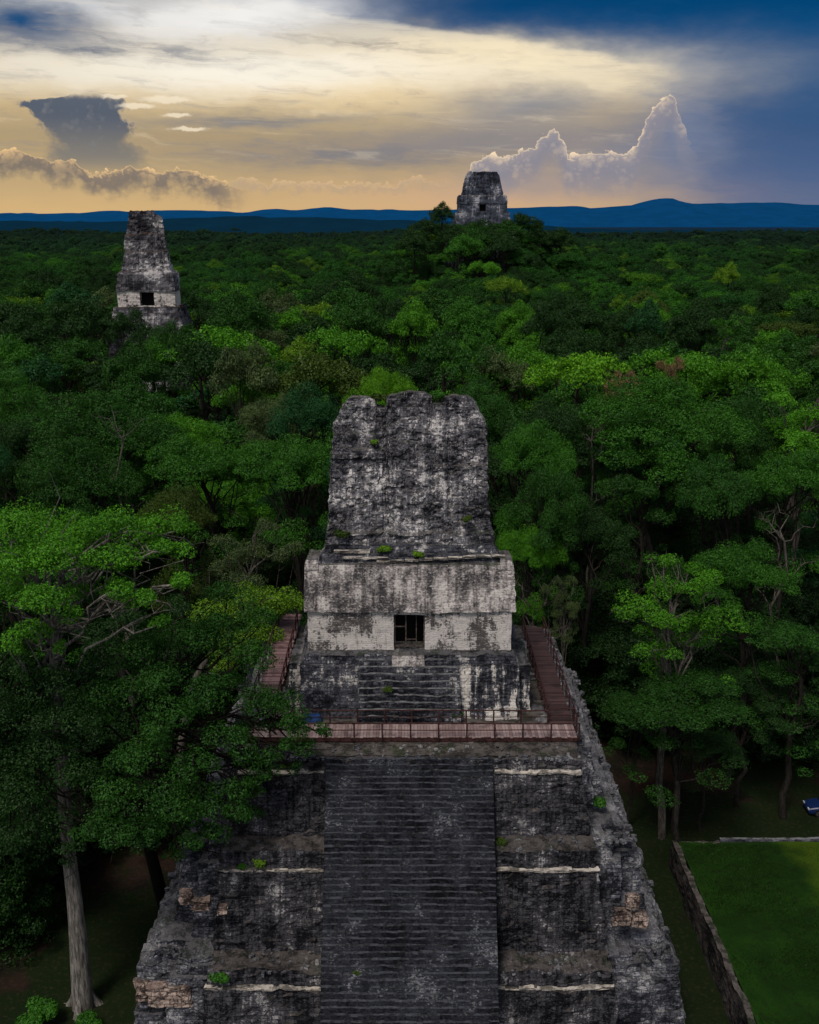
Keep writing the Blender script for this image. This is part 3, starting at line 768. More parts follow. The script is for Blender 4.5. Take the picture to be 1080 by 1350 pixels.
# ------------------------------------------------------------------ far temples
MT['far_comb'] = stone('far_comb_masonry', (34, 34, 40), (110, 108, 114), (190, 186, 188), .56, .35, bw=1.2, bh=.6, top=(84, 62, 50), moss=.2, patch_scale=.16, speck=1.0)
MT['far_wall'] = stone('far_pale_wall', (60, 58, 60), (178, 170, 168), (208, 200, 196), .42, .35, bw=.9, bh=.4, top=(90, 84, 80), moss=0, patch_scale=.2, speck=.6)
MT['far_hill'] = stone('hilltop_masonry', (30, 33, 42), (84, 88, 102), (170, 170, 178), .58, .4, bw=2, bh=1, top=(44, 48, 54), moss=0, patch_scale=.12, speck=.8)
def far_temple(name, label, cx, y, lv, comb_pts, wall_w, frieze_w, door, mats, base_steps, comb_th, step, back=12):
    zb, zf, zc, zt = lv      # wall base, frieze base, comb base, top
    root = thing(name, label, 'pyramid temple', (cx, y, float(H(cx, y))))
    L = np.array(root.location)
    # stepped body down to the ground
    z1 = zb; w = wall_w + .6; yy = y - .8
    k = 0
    mb = MB()
    for (hgt, grow) in base_steps:
        mb.box(cx - w - grow, cx + w + grow, yy - grow, y + back + grow, max(z1 - hgt, float(H(cx, y)) - 4), z1, step * 2.5, 0, grow * .35, grow * .35, grow * .35, False)
        z1 -= hgt; w += grow; yy -= grow
    world_build(mb, 'terraces', mats[1], root, .12, .3)
    d0, d1, dz0, dz1 = door
    mb = MB()
    def q(x0, x1, z0, z1): mb.patch((x0, y, z0), (x1, y, z0), (x1, y, z1), (x0, y, z1), step)
    q(cx - wall_w, cx + d0, zb, zf); q(cx + d1, cx + wall_w, zb, zf)
    if dz1 < zf: q(cx + d0, cx + d1, dz1, zf)
    if dz0 > zb: q(cx + d0, cx + d1, zb, dz0)
    for s in (-1, 1):
        p = [(cx + s * wall_w, y, zb), (cx + s * wall_w, y + back - 2, zb), (cx + s * wall_w, y + back - 2, zf), (cx + s * wall_w, y, zf)]
        mb.patch(*(p if s > 0 else p[::-1]), step)
    for xx, s in ((cx + d0, 1), (cx + d1, -1)):
        p = [(xx, y, dz0), (xx, y + 2, dz0), (xx, y + 2, dz1), (xx, y, dz1)]
        mb.patch(*(p if s > 0 else p[::-1]), step)
    world_build(mb, 'temple_wall', mats[2], root, .05, .08)
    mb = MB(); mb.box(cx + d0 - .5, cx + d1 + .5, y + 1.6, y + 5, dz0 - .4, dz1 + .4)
    world_build(mb, 'doorway', MT['void'], root, 0)  # near-black box standing in for the shade within the door
    mb = MB(); mb.box(cx - frieze_w, cx + frieze_w, y - .25, y + back - 1.5, zf, zc, step, 0, .25, .5, .5, False)
    mb.box(cx - frieze_w + .5, cx + frieze_w - .5, y + .4, y + back - 2, zc - .05, zc + .5, step, 0, .2, .3, .3, False)
    world_build(mb, 'frieze', mats[1], root, .12, .22)
    prof = notch_profile(comb_pts['top'])
    def rl(s, t):
        r = np.zeros_like(s)
        for c, w_, d in comb_pts['grooves']: r = r + d * np.exp(-((s - c) / w_) ** 2)
        for t0, d in comb_pts['bands']: r = r + d * (t > t0)
        return r
    comb_part(root, 'roof_comb', cx + comb_pts.get('dx', 0), y + 1.6, zc + .4, comb_pts['wb'], comb_pts['wt'], prof, zt, comb_th, .10, step, mats[0], rl, .15, .25, tuple(L))
    return root
t3x, _, _ = at(192.5, 384, 230)
far_temple('temple_pyramid', 'tall narrow grey temple with a tapering roof comb rising from the forest at left', t3x, 230, (32.4, 35.7, 39.3, 52.1),
    dict(wb=5.2, wt=3.35, dx=-.1, top=[(0, 51.7), (.03, 52.2), (.80, 52.2), (.83, 51.4), (1, 51.0)], grooves=[(-.3, .05, .4), (.35, .05, .4), (.7, .06, .5)], bands=[(.34, .35), (.62, .45)]),
    6.1, 6.25, (-1.4, 1.7, 32.7, 35.5), (MT['far_comb'], MT['far_comb'], MT['far_wall']),
    [(1.2, .3), (1.2, .4), (1.2, .4), (14, .5)], 2.6, .3, 7.5)
t4x, _, _ = at(636.5, 260, 520)
far_temple('temple_pyramid', 'dark temple with a blocky roof comb standing on the wooded hilltop against the sky', t4x, 520, (54.1, 58.2, 61.4, 72.5),
    dict(wb=9.8, wt=7.5, top=[(0, 71.0), (.03, 71.6), (.05, 72.6), (.17, 72.6), (.19, 71.9), (.22, 72.6), (.76, 72.6), (.79, 71.9), (.81, 72.6), (.95, 72.6), (.97, 71.6), (1, 71.0)],
         grooves=[(-.7, .04, .8), (-.45, .04, .8), (.45, .04, .8), (.7, .04, .8)], bands=[(.4, .5), (.8, .6)]),
    11.6, 11.8, (-1.4, 1.5, 54.6, 57.7), (MT['far_hill'], MT['far_hill'], MT['far_hill']),
    [(2.7, .8), (3, .8), (8, 1.5), (12, 2)], 7, .6)
t4 = [o for o in bpy.data.objects if o.name.startswith('temple_pyramid')][-1]
b = MB(); b.box(t4x - 9.6, t4x + 9.6, 520.3, 520.7, 61.3, 61.75, .6); o = world_build(b, 'lime_edge', MT['lip'], t4, .05, .05)

# ------------------------------------------------------------------ lawn, retaining wall, kerb
def build_lawn():
    mb = MB(); xs = np.linspace(21.35, 75, 90); ys = np.linspace(20, 74.4, 90)
    X, Y = np.meshgrid(xs, ys, indexing='ij')
    Z = 2.5 + .12 * (vnoise(np.stack([X.ravel() * .3, Y.ravel() * .3, X.ravel() * 0], 1), 2).reshape(X.shape) - .5)
    mb.grid(np.stack([X, Y, Z], -1))
    m, nt, out = newmat('lawn_grass'); g = geo(nt); x, y, z = sep(g.outputs['Position']); P = g.outputs['Position']
    n = noise(P, .35, 5, .6); f = noise(P, 9.0, 5, .75); md = noise(P, 1.3, 4, .6)
    c = mix(sstep(n, .38, .62), lin((20, 44, 13)), lin((30, 60, 16)))
    c = mix(sstep(f, .35, .65) * .45, c, lin((36, 60, 20)))
    c = mix(sstep(md, .52, .66) * .45, c, lin((24, 28, 16)))
    yel = sstep((x - 29.5) + (n - .5) * 5 - (74 - y) * .12, -1.0, 1.2) * sstep((x - 33) - (n - .5) * 5 - (74 - y) * .12, 1.5, -1.0)
    c = mix(yel * .6, c, lin((74, 94, 20)))
    dirt = sstep((x - 34) + (n - .5) * 6 - (74 - y) * .15, -.6, 1.6)
    c = mix(dirt, c, lin((48, 42, 32)))
    principled(nt, out, c, 1.0, f, .8, .08, .05)
    o = mb.build('lawn', m, smooth=True); tag(o, kind='structure')
    gb = MB(); N = 60000
    gx = 21.5 + rng.random(N) * 14; gy = 50 + rng.random(N) * 24; hh = .05 + rng.random(N) * .09; a = rng.random(N) * 6.28
    base = np.stack([gx, gy, np.full(N, 2.47)], 1); dr = np.stack([np.cos(a), np.sin(a), 0 * a], 1) * .02
    tip = base + np.stack([rng.normal(0, .04, N), rng.normal(0, .04, N), hh], 1)
    V = np.stack([base - dr, base + dr, tip + dr * .2, tip - dr * .2], 1).reshape(-1, 3)
    gb.add(V, np.arange(N * 4).reshape(-1, 4))
    go = gb.build('grass', MT['leaf']); go.color = (*lin((26, 52, 16)), 1); tag(go, 'short green grass covering the raised lawn', 'grass', kind='stuff')
    wb = MB()
    wb.box(20.75, 21.4, 20, 74.6, -.2, 2.58, .28, 0, .12, 0, 0, False)
    wb.box(21.4, 24.6, 74.2, 74.6, -.2, 2.45, .3, 0, .02, .02, 0, False)
    wo = wb.build('retaining_wall', MT['rubble'], disp=lambda V: rough_disp(V, .08, .16))
    tag(wo, 'rough dark stone retaining wall holding up the left side of the green lawn', 'wall')
    kb = MB(); kb.box(24.7, 40, 74.5, 74.85, 1.8, 2.62, .25, 0, .03, .05, .05, False)
    ko = kb.build('stone_kerb', MT['tread'], disp=lambda V: rough_disp(V, .03, .06))
    tag(ko, 'low pale stone edging along the far side of the green lawn', 'kerb')
    bk = MB(); bk.box(21.4, 75, 74.95, 75.6, -.3, 2.3, .5, 0, 0, 0, .6, False)
build_lawn()

# ------------------------------------------------------------------ car at the right edge
def build_car():
    X, Y = 36.9, 83.0
    root = thing('parked_car', 'dark blue car half cut off at the right edge, parked beneath the trees', 'car', (X, Y, 0.0))
    paint, nt, out = newmat('dark_blue_paint'); p = principled(nt, out, lin((20, 40, 84)), .25, spec=.6); p.inputs['Coat Weight'].default_value = .5
    glass, nt, out = newmat('car_glass'); principled(nt, out, (.01, .012, .015), .08, spec=.8)
    lamp = simple('lamp_glass', (200, 205, 215), .05, 1, .1, 0); tyre = simple('tyre_rubber', (18, 18, 18), .2, 4); rim = simple('wheel_rim', (130, 132, 136), .1, 3, .3, .1, .8)
    # cross sections along the length (x), front of the car towards -x
    prof = [(-2.15, .35, .62, .70), (-2.05, .28, .74, .80), (-1.4, .25, .86, .87), (-.95, .25, .95, .88), (0, .25, .98, .90), (1.2, .25, .98, .90), (1.9, .27, .97, .87), (2.15, .38, .88, .78)]
    def loft(secs, half_pts):
        rings = []
        for s in secs: rings.append(half_pts(*s))
        return np.array(rings)
    def ring(x, zb, zt, w):
        pts = [(w, zb), (w * 1.02, zb + (zt - zb) * .45), (w * .97, zt - .08), (w * .88, zt), (-w * .88, zt), (-w * .97, zt - .08), (-w * 1.02, zb + (zt - zb) * .45), (-w, zb), (w, zb)]
        return [(x, a, c) for a, c in pts]
    b = MB(); P = loft(prof, ring); b.grid(P)
    for k in (0, -1):
        r = P[k][:8]; b.add(r, [[0, 1, 6, 7], [1, 2, 5, 6], [2, 3, 4, 5]])
    b.build('body', paint, root, smooth=False)
    def cab(x, zt, w): return [(x, w, .93), (x, w * .86, zt), (x, -w * .86, zt), (x, -w, .93)]
    c = MB(); P = np.array([cab(-.95, .96, .84), cab(-.3, 1.42, .80), cab(.9, 1.45, .80), cab(1.75, 1.0, .82)]); c.grid(P); c.build('windows', glass, root)
    rf = MB(); rf.box(-.25, .9, -.66, .66, 1.43, 1.47, m=0, bx=.05, byf=.03, byb=.03); rf.build('roof', paint, root)
    for s in (-1, 1):
        h = MB(); h.box(-2.17, -2.02, s * .55 - .16, s * .55 + .16, .58, .70); h.build('headlight', lamp, root)
        for wx in (-1.35, 1.35):
            t = MB(); t.tube([(wx, s * .74, .33), (wx, s * .92, .33)], .33, 18); t.tube([(wx, s * .922, .33), (wx, s * .924, .33)], [.33, .2], 18)
            to = t.build('wheel', tyre, root)
            r = MB(); r.tube([(wx, s * .925, .33), (wx, s * .93, .33)], [.21, .01], 14); r.build('rim', rim, to)
build_car()

# ------------------------------------------------------------------ trees
def leaf_cloud(mb, C, rad, n, size, flat=.7, m=0, gen=rng, lower=.25):
    """n leaves on the shell of an ellipsoid clump"""
    d = gen.normal(size=(n, 3)); d[:, 2] = np.where(d[:, 2] < 0, d[:, 2] * lower - (gen.random(n) < .12) * .2, d[:, 2])
    d /= np.linalg.norm(d, axis=1)[:, None]
    rr = rad * (.72 + .32 * gen.random(n) ** .6)
    lump = 1 + .34 * (vnoise(d * 2.6 + C * 1.7, 4) - .5) * 2
    P = C + d * (rr * lump)[:, None] * np.array([1, 1, flat])
    nrm = d * .75 + gen.normal(size=(n, 3)) * .42 + np.array([0, 0, .30]); nrm /= np.linalg.norm(nrm, axis=1)[:, None]
    a = gen.normal(size=(n, 3)); t = np.cross(nrm, a); t /= np.linalg.norm(t, axis=1)[:, None] + 1e-9; b = np.cross(nrm, t)
    s = size * (.6 + .8 * gen.random(n))[:, None]
    V = np.stack([P - t * s * .5, P + b * s * .27 + nrm * s * .06, P + t * s * .5, P - b * s * .27 + nrm * s * .06], 1).reshape(-1, 3)
    mb.add(V, np.arange(n * 4).reshape(-1, 4), m)

def limb(mb, p0, p1, r0, r1, gen, n=6, wob=.12, sides=5, sag=.0):
    p0 = np.array(p0, float); p1 = np.array(p1, float); L = np.linalg.norm(p1 - p0)
    t = np.linspace(0, 1, n)[:, None]; pts = p0 + (p1 - p0) * t
    pts[1:-1] += gen.normal(size=(n - 2, 3)) * L * wob * .5
    pts[:, 2] += np.sin(t[:, 0] * np.pi) * L * sag
    mb.tube(pts, np.linspace(r0, r1, n), sides)
    return pts

def tree_mesh(seed, Rc, Hc, htot, leaf, dens, style='dome', twigs=10):
    """one tree standing at 0,0,0: returns trunk mesh and crown mesh"""
    gen = np.random.default_rng(seed)
    zc0 = htot - Hc
    clumps = []
    nl, lr, zlo, zhi, per = {'dome': (8, (.34, .52), .10, .62, 10), 'loose': (11, (.24, .38), .0, .74, 8), 'umbrella': (9, (.30, .46), .38, .66, 9), 'tall': (8, (.34, .5), .0, .72, 9)}[style]
    for k in range(nl):
        u = (k + .4) / nl; th = k * 2.39996 + gen.normal() * .45; r = Rc * .74 * math.sqrt(u) * gen.uniform(.75, 1.12)
        R_ = Rc * gen.uniform(*lr)
        zf = (1 - (r / Rc) ** 2) if style in ('dome', 'umbrella') else gen.random()
        z = zc0 + Hc * (zlo + (zhi - zlo) * zf) + gen.normal() * Hc * .07
        LC = np.array([r * math.cos(th), r * math.sin(th), z])
        for q in range(per):
            d_ = gen.normal(size=3); d_ /= np.linalg.norm(d_); d_[2] = abs(d_[2]) * .95 - .12
            rc = R_ * gen.uniform(.30, .52)
            clumps.append((LC + d_ * np.array([1, 1, .8]) * R_ * gen.uniform(.6, .92), rc))
    for k in range(12 if style != 'loose' else 4):      # lower skirts
        th = gen.random() * 6.28; r = Rc * gen.uniform(.35, .9)
        clumps.append((np.array([r * math.cos(th), r * math.sin(th), zc0 + Hc * gen.uniform(-.45, .15)]), Rc * gen.uniform(.12, .22)))
    cm = MB()
    for C, rc in clumps:
        leaf_cloud(cm, C, rc, int(dens * rc * rc / (leaf * leaf)), leaf, gen.uniform(.55, .8), gen=gen)
    tm = MB(); tr = .022 * htot ** .8 + .012 * Rc
    top = np.array([gen.normal() * .6, gen.normal() * .6, zc0 + Hc * .35])
    pts = limb(tm, (0, 0, -.3), top, tr, tr * .55, gen, 8, .04, 7)
    for C, rc in [clumps[i] for i in gen.permutation(len(clumps))[:twigs]]:
        s = pts[gen.integers(4, 8)]
        q = limb(tm, s, C + np.array([0, 0, rc * .2]), tr * .32, tr * .07, gen, 6, .10, 4, .05)
        for j in range(2):
            limb(tm, q[3 + j], C + gen.normal(size=3) * rc * .9, tr * .13, .02, gen, 4, .15, 3)
    return tm.mesh('trunk', True), cm.mesh('crown')

GREENS = {
 'dark green': (30, 60, 28), 'deep green': (37, 78, 29), 'mid green': (48, 98, 32), 'bright green': (66, 124, 32),
 'yellow-green': (84, 124, 34), 'olive green': (58, 80, 34), 'grey-green': (66, 86, 58), 'blue-green': (32, 76, 45), 'brownish': (112, 98, 80), 'lime green': (82, 138, 30)}
HT = 30.0
protos = {}
def proto(key, *a, **k):
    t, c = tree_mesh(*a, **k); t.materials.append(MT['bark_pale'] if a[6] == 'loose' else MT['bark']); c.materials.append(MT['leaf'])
    protos[key] = (t, c)
SPEC = []
for i, (st, rc, hc) in enumerate((('dome', 7.6, 10), ('umbrella', 8.2, 9), ('dome', 6.6, 11), ('tall', 5.6, 14), ('loose', 6.4, 11), ('umbrella', 7.0, 10), ('dome', 8.4, 9.5))):
    proto(('near', i), 100 + i, rc, hc, HT, .19, 11.0, st, 24)
    proto(('mid', i), 200 + i, rc, hc, HT, .38, 11.0, st, 9)
    SPEC.append((st, rc, hc))
STYLE_WORD = {'dome': 'round-crowned', 'umbrella': 'flat-topped', 'tall': 'tall narrow', 'loose': 'open-branched'}
trees = []   # (x, y, ztop, radius, colour name, proto index, fixed label)
def add_tree(x, y, ztop, rad, cname, pi, label=None, jit=.12, cat='tree', name='forest_tree', group='forest trees', zb=None):
    kind = 'near' if y < 135 else 'mid'
    tmesh, cmesh = protos[(kind, pi)]
    g0 = float(H(x, y)) if zb is None else zb
    s = (ztop - g0) / HT; sx = rad / SPEC[pi][1]
    root = thing(name, label or '', cat, (x, y, g0), random.uniform(0, 6.28), group)
    root.scale = (sx, sx, s)
    to = bpy.data.objects.new('trunk', tmesh); co = bpy.data.objects.new('crown', cmesh)
    for o in (to, co): COL.objects.link(o); o.parent = root
    c = np.array(lin(GREENS[cname])) * (1 + (random.random() - .5) * 2 * jit)
    co.color = (*c, 1)
    trees.append(dict(root=root, x=x, y=y, zt=ztop, r=rad, c=cname, pi=pi, crown=co, fixed=bool(label)))
    return root
def by_pixel(px, ytop, halfpx, D, cname, pi, label, **k):
    X, Y, Z = at(px, ytop, D)
    dep = D * .9645 + (50 - Z) * .264
    return add_tree(X, Y, Z, halfpx / F * dep, cname, pi, label, **k)

B = by_pixel
B(290, 424, 74, 190, 'bright green', 0, 'very broad domed tree with bright green top, in front of the small left temple')
B(455, 420, 58, 176, 'bright green', 1, 'broad bright green tree in mid-forest, above and left of the front roof comb')
B(502, 484, 46, 122, 'lime green', 1, 'lime green tree directly behind the notched top of the front temple')
B(590, 430, 50, 160, 'deep green', 5, 'deep green tree behind the roof comb, a little right of its centre')
B(120, 522, 118, 118, 'deep green', 6, 'huge spreading dark canopy tree in the left middle of the forest')
B(262, 545, 84, 106, 'mid green', 2, 'wide mid green tree midway between the left frame edge and the front roof comb')
B(20, 540, 70, 112, 'dark green', 0, 'large dark tree at the left frame edge, level with the roof comb top')
B(395, 500, 66, 116, 'blue-green', 5, 'dark blue-green tree just left of the front roof comb top')
B(872, 503, 122, 118, 'mid green', 6, 'giant domed tree with a pale forked trunk right of the front temple')
B(768, 452, 74, 150, 'lime green', 1, 'vivid lime green spreading tree in the sunlit patch right of centre')
B(884, 446, 24, 148, 'brownish', 4, 'dry brownish half-bare crown beside the lime green tree, right of centre')
B(822, 466, 30, 142, 'brownish', 4, 'browned leafless-looking crown right in front of the lime green tree')
B(704, 556, 62, 102, 'mid green', 1, 'flat mid green tree immediately right of the front roof comb')
B(900, 716, 98, 79, 'bright green', 4, 'bright green open tree with pale slender stems beside the clearing on the right', name='forest_tree')
B(985, 698, 78, 88, 'mid green', 0, 'mid green domed tree behind the bright green open tree on the right', )
B(1050, 560, 70, 104, 'mid green', 2, 'tall green tree at the right edge, level with the giant domed tree')
B(1062, 800, 72, 82, 'deep green', 3, 'dark tree at the right edge above the parked car')
B(905, 872, 92, 75, 'deep green', 2, 'low dark green bushy tree under the bright green open tree')
B(850, 470+130, 60, 108, 'deep green', 3, 'deep green tree filling the shade below the giant domed crown on the right')
B(330, 668, 80, 86, 'grey-green', 4, 'grey-green open tree with bleached twigs left of the front roof comb base')
B(235, 640, 60, 92, 'olive green', 1, 'olive flat tree with bare pale twigs behind the big left foreground tree')
B(700, 694, 44, 94, 'bright green', 1, 'small fresh green tree with hanging pale stems, right of the comb base')
B(742, 742, 34, 91, 'grey-green', 4, 'thin grey-green tree with bare stems right behind the pyramid')
B(640, 338, 26, 420, 'bright green', 1, 'bright green tree at the foot of the wooded hill')
B(668, 358, 34, 330, 'yellow-green', 1, 'flat yellow-green crown below the hilltop temple')
B(962, 338, 18, 400, 'yellow-green', 2, 'small yellow tree standing out in dark forest near the right horizon')
B(280, 380, 44, 270, 'mid green', 0, 'rounded green tree immediately right of the small left temple')
B(725, 600, 60, 96, 'deep green', 0, 'deep green round tree behind the right edge of the roof comb')
B(780, 640, 60, 98, 'dark green', 2, 'dark tree in shade, left of the giant domed tree and below it')
B(960, 600, 70, 100, 'deep green', 5, 'deep green flat tree between the giant domed tree and the right edge')
# hilltop trees round the far temple
B(238, 418, 30, 212, 'deep green', 0, 'deep green tree at the lower right corner of the small left temple')
B(180, 428, 30, 206, 'dark green', 2, 'dark tree in front of the steps of the small left temple')
B(200, 447, 36, 186, 'mid green', 6, 'mid green tree lowest in the row before the small left temple')
B(166, 402, 30, 214, 'dark green', 0, 'dark round tree hiding the lower left corner of the small left temple')
B(212, 432, 34, 198, 'deep green', 6, 'deep green tree just below the steps of the small left temple')
B(120, 388, 36, 228, 'dark green', 2, 'dark tree immediately left of the small left temple')
B(842, 900, 46, 80, 'deep green', 2, 'deep green bushy tree nearest to the right flank of the pyramid')
B(988, 880, 66, 84, 'dark green', 0, 'dark low tree above the lawn, between the open bright tree and the right edge')
B(935, 955, 46, 80, 'dark green', 2, 'smallest dark bushy tree at the near edge of the shaded clearing')
for i, (px, py, hp, D, c, pi, lb) in enumerate([
    (640, 289, 26, 505, 'dark green', 6, 'dark broad tree right below the doorway of the hilltop temple'),
    (612, 291, 22, 504, 'deep green', 0, 'deep green tree under the left half of the hilltop temple'),
    (655, 300, 26, 486, 'dark green', 0, 'dark tree low on the temple hill, below the right half of the temple'),
    (625, 302, 26, 484, 'deep green', 6, 'deep green tree low on the front of the temple hill, left of centre'),
    (583, 259, 13, 508, 'dark green', 2, 'dark tree sticking up at the left of the hilltop temple'),
    (562, 285, 20, 500, 'dark green', 0, 'dark tree on the left slope of the temple hill'),
    (598, 290, 20, 492, 'dark green', 2, 'dark rounded tree at the left foot of the hilltop temple'),
    (632, 292, 22, 494, 'deep green', 0, 'dark tree in front of the stairs of the hilltop temple'),
    (668, 284, 20, 500, 'deep green', 2, 'dark tree at the right foot of the hilltop temple'),
    (690, 278, 20, 508, 'dark green', 0, 'rounded dark tree just right of the hilltop temple'),
    (716, 288, 20, 504, 'dark green', 3, 'dark tree on the right slope of the temple hill'),
    (738, 300, 20, 500, 'dark green', 6, 'lower dark tree at the right end of the temple hill'),
    (610, 306, 24, 470, 'mid green', 0, 'mid green tree on the front slope of the temple hill'),
    (665, 308, 24, 472, 'dark green', 5, 'dark flat tree on the front slope of the temple hill, right part'),
    (545, 302, 22, 480, 'dark green', 6, 'dark tree at the low left end of the temple hill')]):
    B(px, py, hp * 1.35, D, c, pi, lb)

# fill the rest of the forest, front rows first
def keepout(x, y, r):
    if y < 97 + r * .5 and abs(x) < 19.5 + r * .45: return True          # pyramid
    if x > 17 and y < 91 - max(0, 0): return True                     # clearing on the right
    if y < 76 and x > -30 : return True
    if abs(x - t3x) < 9 + r * .5 and 210 < y < 250: return True
    if abs(x - t3x) < 8 and 190 < y < 231: return 'low'
    if abs(x - t4x) < 60 and 465 < y < 560: return True
    return False
cnames = ['dark green', 'deep green', 'mid green', 'bright green', 'yellow-green', 'olive green', 'grey-green', 'blue-green']
def pick(x, y):
    n = vnoise(np.array([[x * .022 + 5, y * .016, 0]]), 21)[0]
    sunny = math.exp(-((x - 30) / 45) ** 2 - ((y - 190) / 90) ** 2) + .6 * math.exp(-((x + 10) / 40) ** 2 - ((y - 190) / 70) ** 2)  # sunlit patch put into tree colours: brighter greens weighted here
    edge = min(1.0, abs(x / y) / .34); w = [2.2 + 2.5 * edge, 3.2, 2.8, (.6 + 3.0 * sunny) * (1 - .6 * edge), .12 + .5 * sunny, .35, .5, 1.4]  # darker greens towards the sides, a vignette put into tree colours
    if y > 260: w = [4, 3.2, 1.8, .5 + 1.5 * sunny, .25, .4, .5, 1.4]
    return random.choices(cnames, w)[0]
MAXT = 292
d = 76.0
while d < 320 and len(trees) < MAXT:
    half = d * .42 + 8
    sp = 10.2 + d * .012
    x = -half + random.uniform(0, sp)
    while x < half and len(trees) < MAXT:
        xx = x + random.uniform(-2, 2); yy = d + random.uniform(-3.2, 3.2)
        r = random.uniform(5.0, 8.2) * (1 if yy > 110 else .9)
        ko = keepout(xx, yy, r)
        zt = 29.5 + random.gauss(0, 3.0) + 3.0 * (vnoise(np.array([[xx * .03, yy * .03, 0]]), 8)[0] - .5) * 2
        if yy < 100: zt = random.uniform(19, 26)
        if ko == 'low': zt = random.uniform(28, 29.5); ko = False
        near_fixed = any((t['x'] - xx) ** 2 + (t['y'] - yy) ** 2 < (.62 * (t['r'] + r)) ** 2 for t in trees if t['fixed'])
        if not ko and not near_fixed:
            # line of sight down to what should stay visible: the small left temple
            add_tree(xx, yy, zt + float(H(xx, yy)), r, pick(xx, yy), random.choices(range(7), [4, 1.4, 3.4, 1.0, .6, 1.4, 4])[0])
        x += sp * random.uniform(.85, 1.15)
    d += sp * .78

# labels for the filler: by look and by row
fill = [t for t in trees if not t['fixed']]
ys = sorted(t['y'] for t in fill)
nrow = 16
bounds = [ys[min(len(ys) - 1, int(len(ys) * (k + 1) / nrow))] for k in range(nrow)]
ORD = ['first', 'second', 'third', 'fourth', 'fifth', 'sixth', 'seventh', 'eighth', 'ninth', 'tenth', 'eleventh', 'twelfth', 'thirteenth', 'fourteenth', 'fifteenth', 'sixteenth', 'seventeenth', 'eighteenth', 'nineteenth', 'twentieth']
for t in fill: t['row'] = next((k for k, b_ in enumerate(bounds) if t['y'] <= b_), nrow - 1)
for k in range(nrow):
    row = sorted([t for t in fill if t['row'] == k], key=lambda t: t['x'] / t['y'])
    for j, t in enumerate(row):
        size = 'small' if t['r'] < 5.8 else ('broad' if t['r'] > 7.3 else 'mid-sized')
        side = 'left' if j < len(row) / 2 else 'right'
        o_ = ORD[j] if side == 'left' else ORD[len(row) - 1 - j]
        t['root']['label'] = f"{size} {t['c']} {STYLE_WORD[SPEC[t['pi']][0]]} tree, {ORD[k]} forest row from the front, {o_} from the {side}"
print('trees', len(trees), 'to', max(t['y'] for t in trees))

# --- custom foreground tree (left): tall pale trunk, billowing clumps on long limbs
def thicken(cl, k, seed):
    r_ = random.Random(seed); out = []
    for (px, py, D, hp) in cl:
        out.append((px, py, D, hp * k))
        out.append((px + r_.uniform(-30, 30), py + r_.uniform(-5, 40), D + r_.uniform(.3, 2.5), hp * r_.uniform(.6, 1.0)))
    return out
def custom_tree(name, label, cat, base, trunk_pts, trunk_r, clumps, leaf, dens, cname, limbs_from, bark_m, seed=5, buttress=False, group='forest trees', leafmul=1.0):
    gen = np.random.default_rng(seed)
    root = thing(name, label, cat, base, 0, group); L = np.array(base)
    tm = MB(); P = np.array(trunk_pts, float) - L
    rr = np.interp(np.linspace(0, 1, len(P)), np.linspace(0, 1, len(trunk_r)), trunk_r)
    t = np.linspace(0, 1, 22); Pi = np.stack([np.interp(t, np.linspace(0, 1, len(P)), P[:, k]) for k in range(3)], 1); ri = np.interp(t, np.linspace(0, 1, len(P)), rr)
    tm.tube(Pi, ri, 14)
    if buttress:
        for a in (0.3, 2.9, 4.6):
            d_ = np.array([math.cos(a), math.sin(a), 0])
            q = np.array([P[0] + d_ * (.1 + 1.2 * (1 - u)) + np.array([0, 0, u ** 2 * 3.2 - .3]) for u in np.linspace(0, 1, 7)])
            tm.tube(q[::-1], np.linspace(.12, .34, 7), 6)
    clumps = thicken(clumps, 1.18, seed)
    for px, py, D, hp in clumps:
        C = np.array(at(px, py, D)) - L; dep = D * .9645 + (50 - C[2] - L[2]) * .264; rc = hp / F * dep
        k = int(np.argmin(np.linalg.norm(Pi - (C - np.array([0, 0, 4])), axis=1))); k = max(k, int(22 * limbs_from))
        q = limb(tm, Pi[min(21, k)], C, max(.09, ri[min(21, k)] * .38), .05, gen, 7, .10, 5, .03)
        for j in range(3): limb(tm, q[3 + j], C + gen.normal(size=3) * rc * .8, .06, .015, gen, 4, .2, 3)
    tm.build('trunk', bark_m, root, smooth=True)
    cm = MB()
    for px, py, D, hp in clumps:
        C = np.array(at(px, py, D)) - L; dep = D * .9645 + (50 - C[2] - L[2]) * .264; rc = hp / F * dep
        n = int(dens * rc * rc / leaf ** 2)
        sub = max(3, int(rc * 3.2))
        for s in range(sub):
            d_ = gen.normal(size=3); d_ /= np.linalg.norm(d_); d_[2] = abs(d_[2]) * .8 - .15
            leaf_cloud(cm, C + d_ * rc * .55, rc * gen.uniform(.38, .6), n // sub, leaf, .75, gen=gen, lower=.5)
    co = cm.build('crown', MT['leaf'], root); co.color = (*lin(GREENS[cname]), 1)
    return root
bA = at(110, 1328, 59.0); bA = (bA[0], bA[1], 0.0)
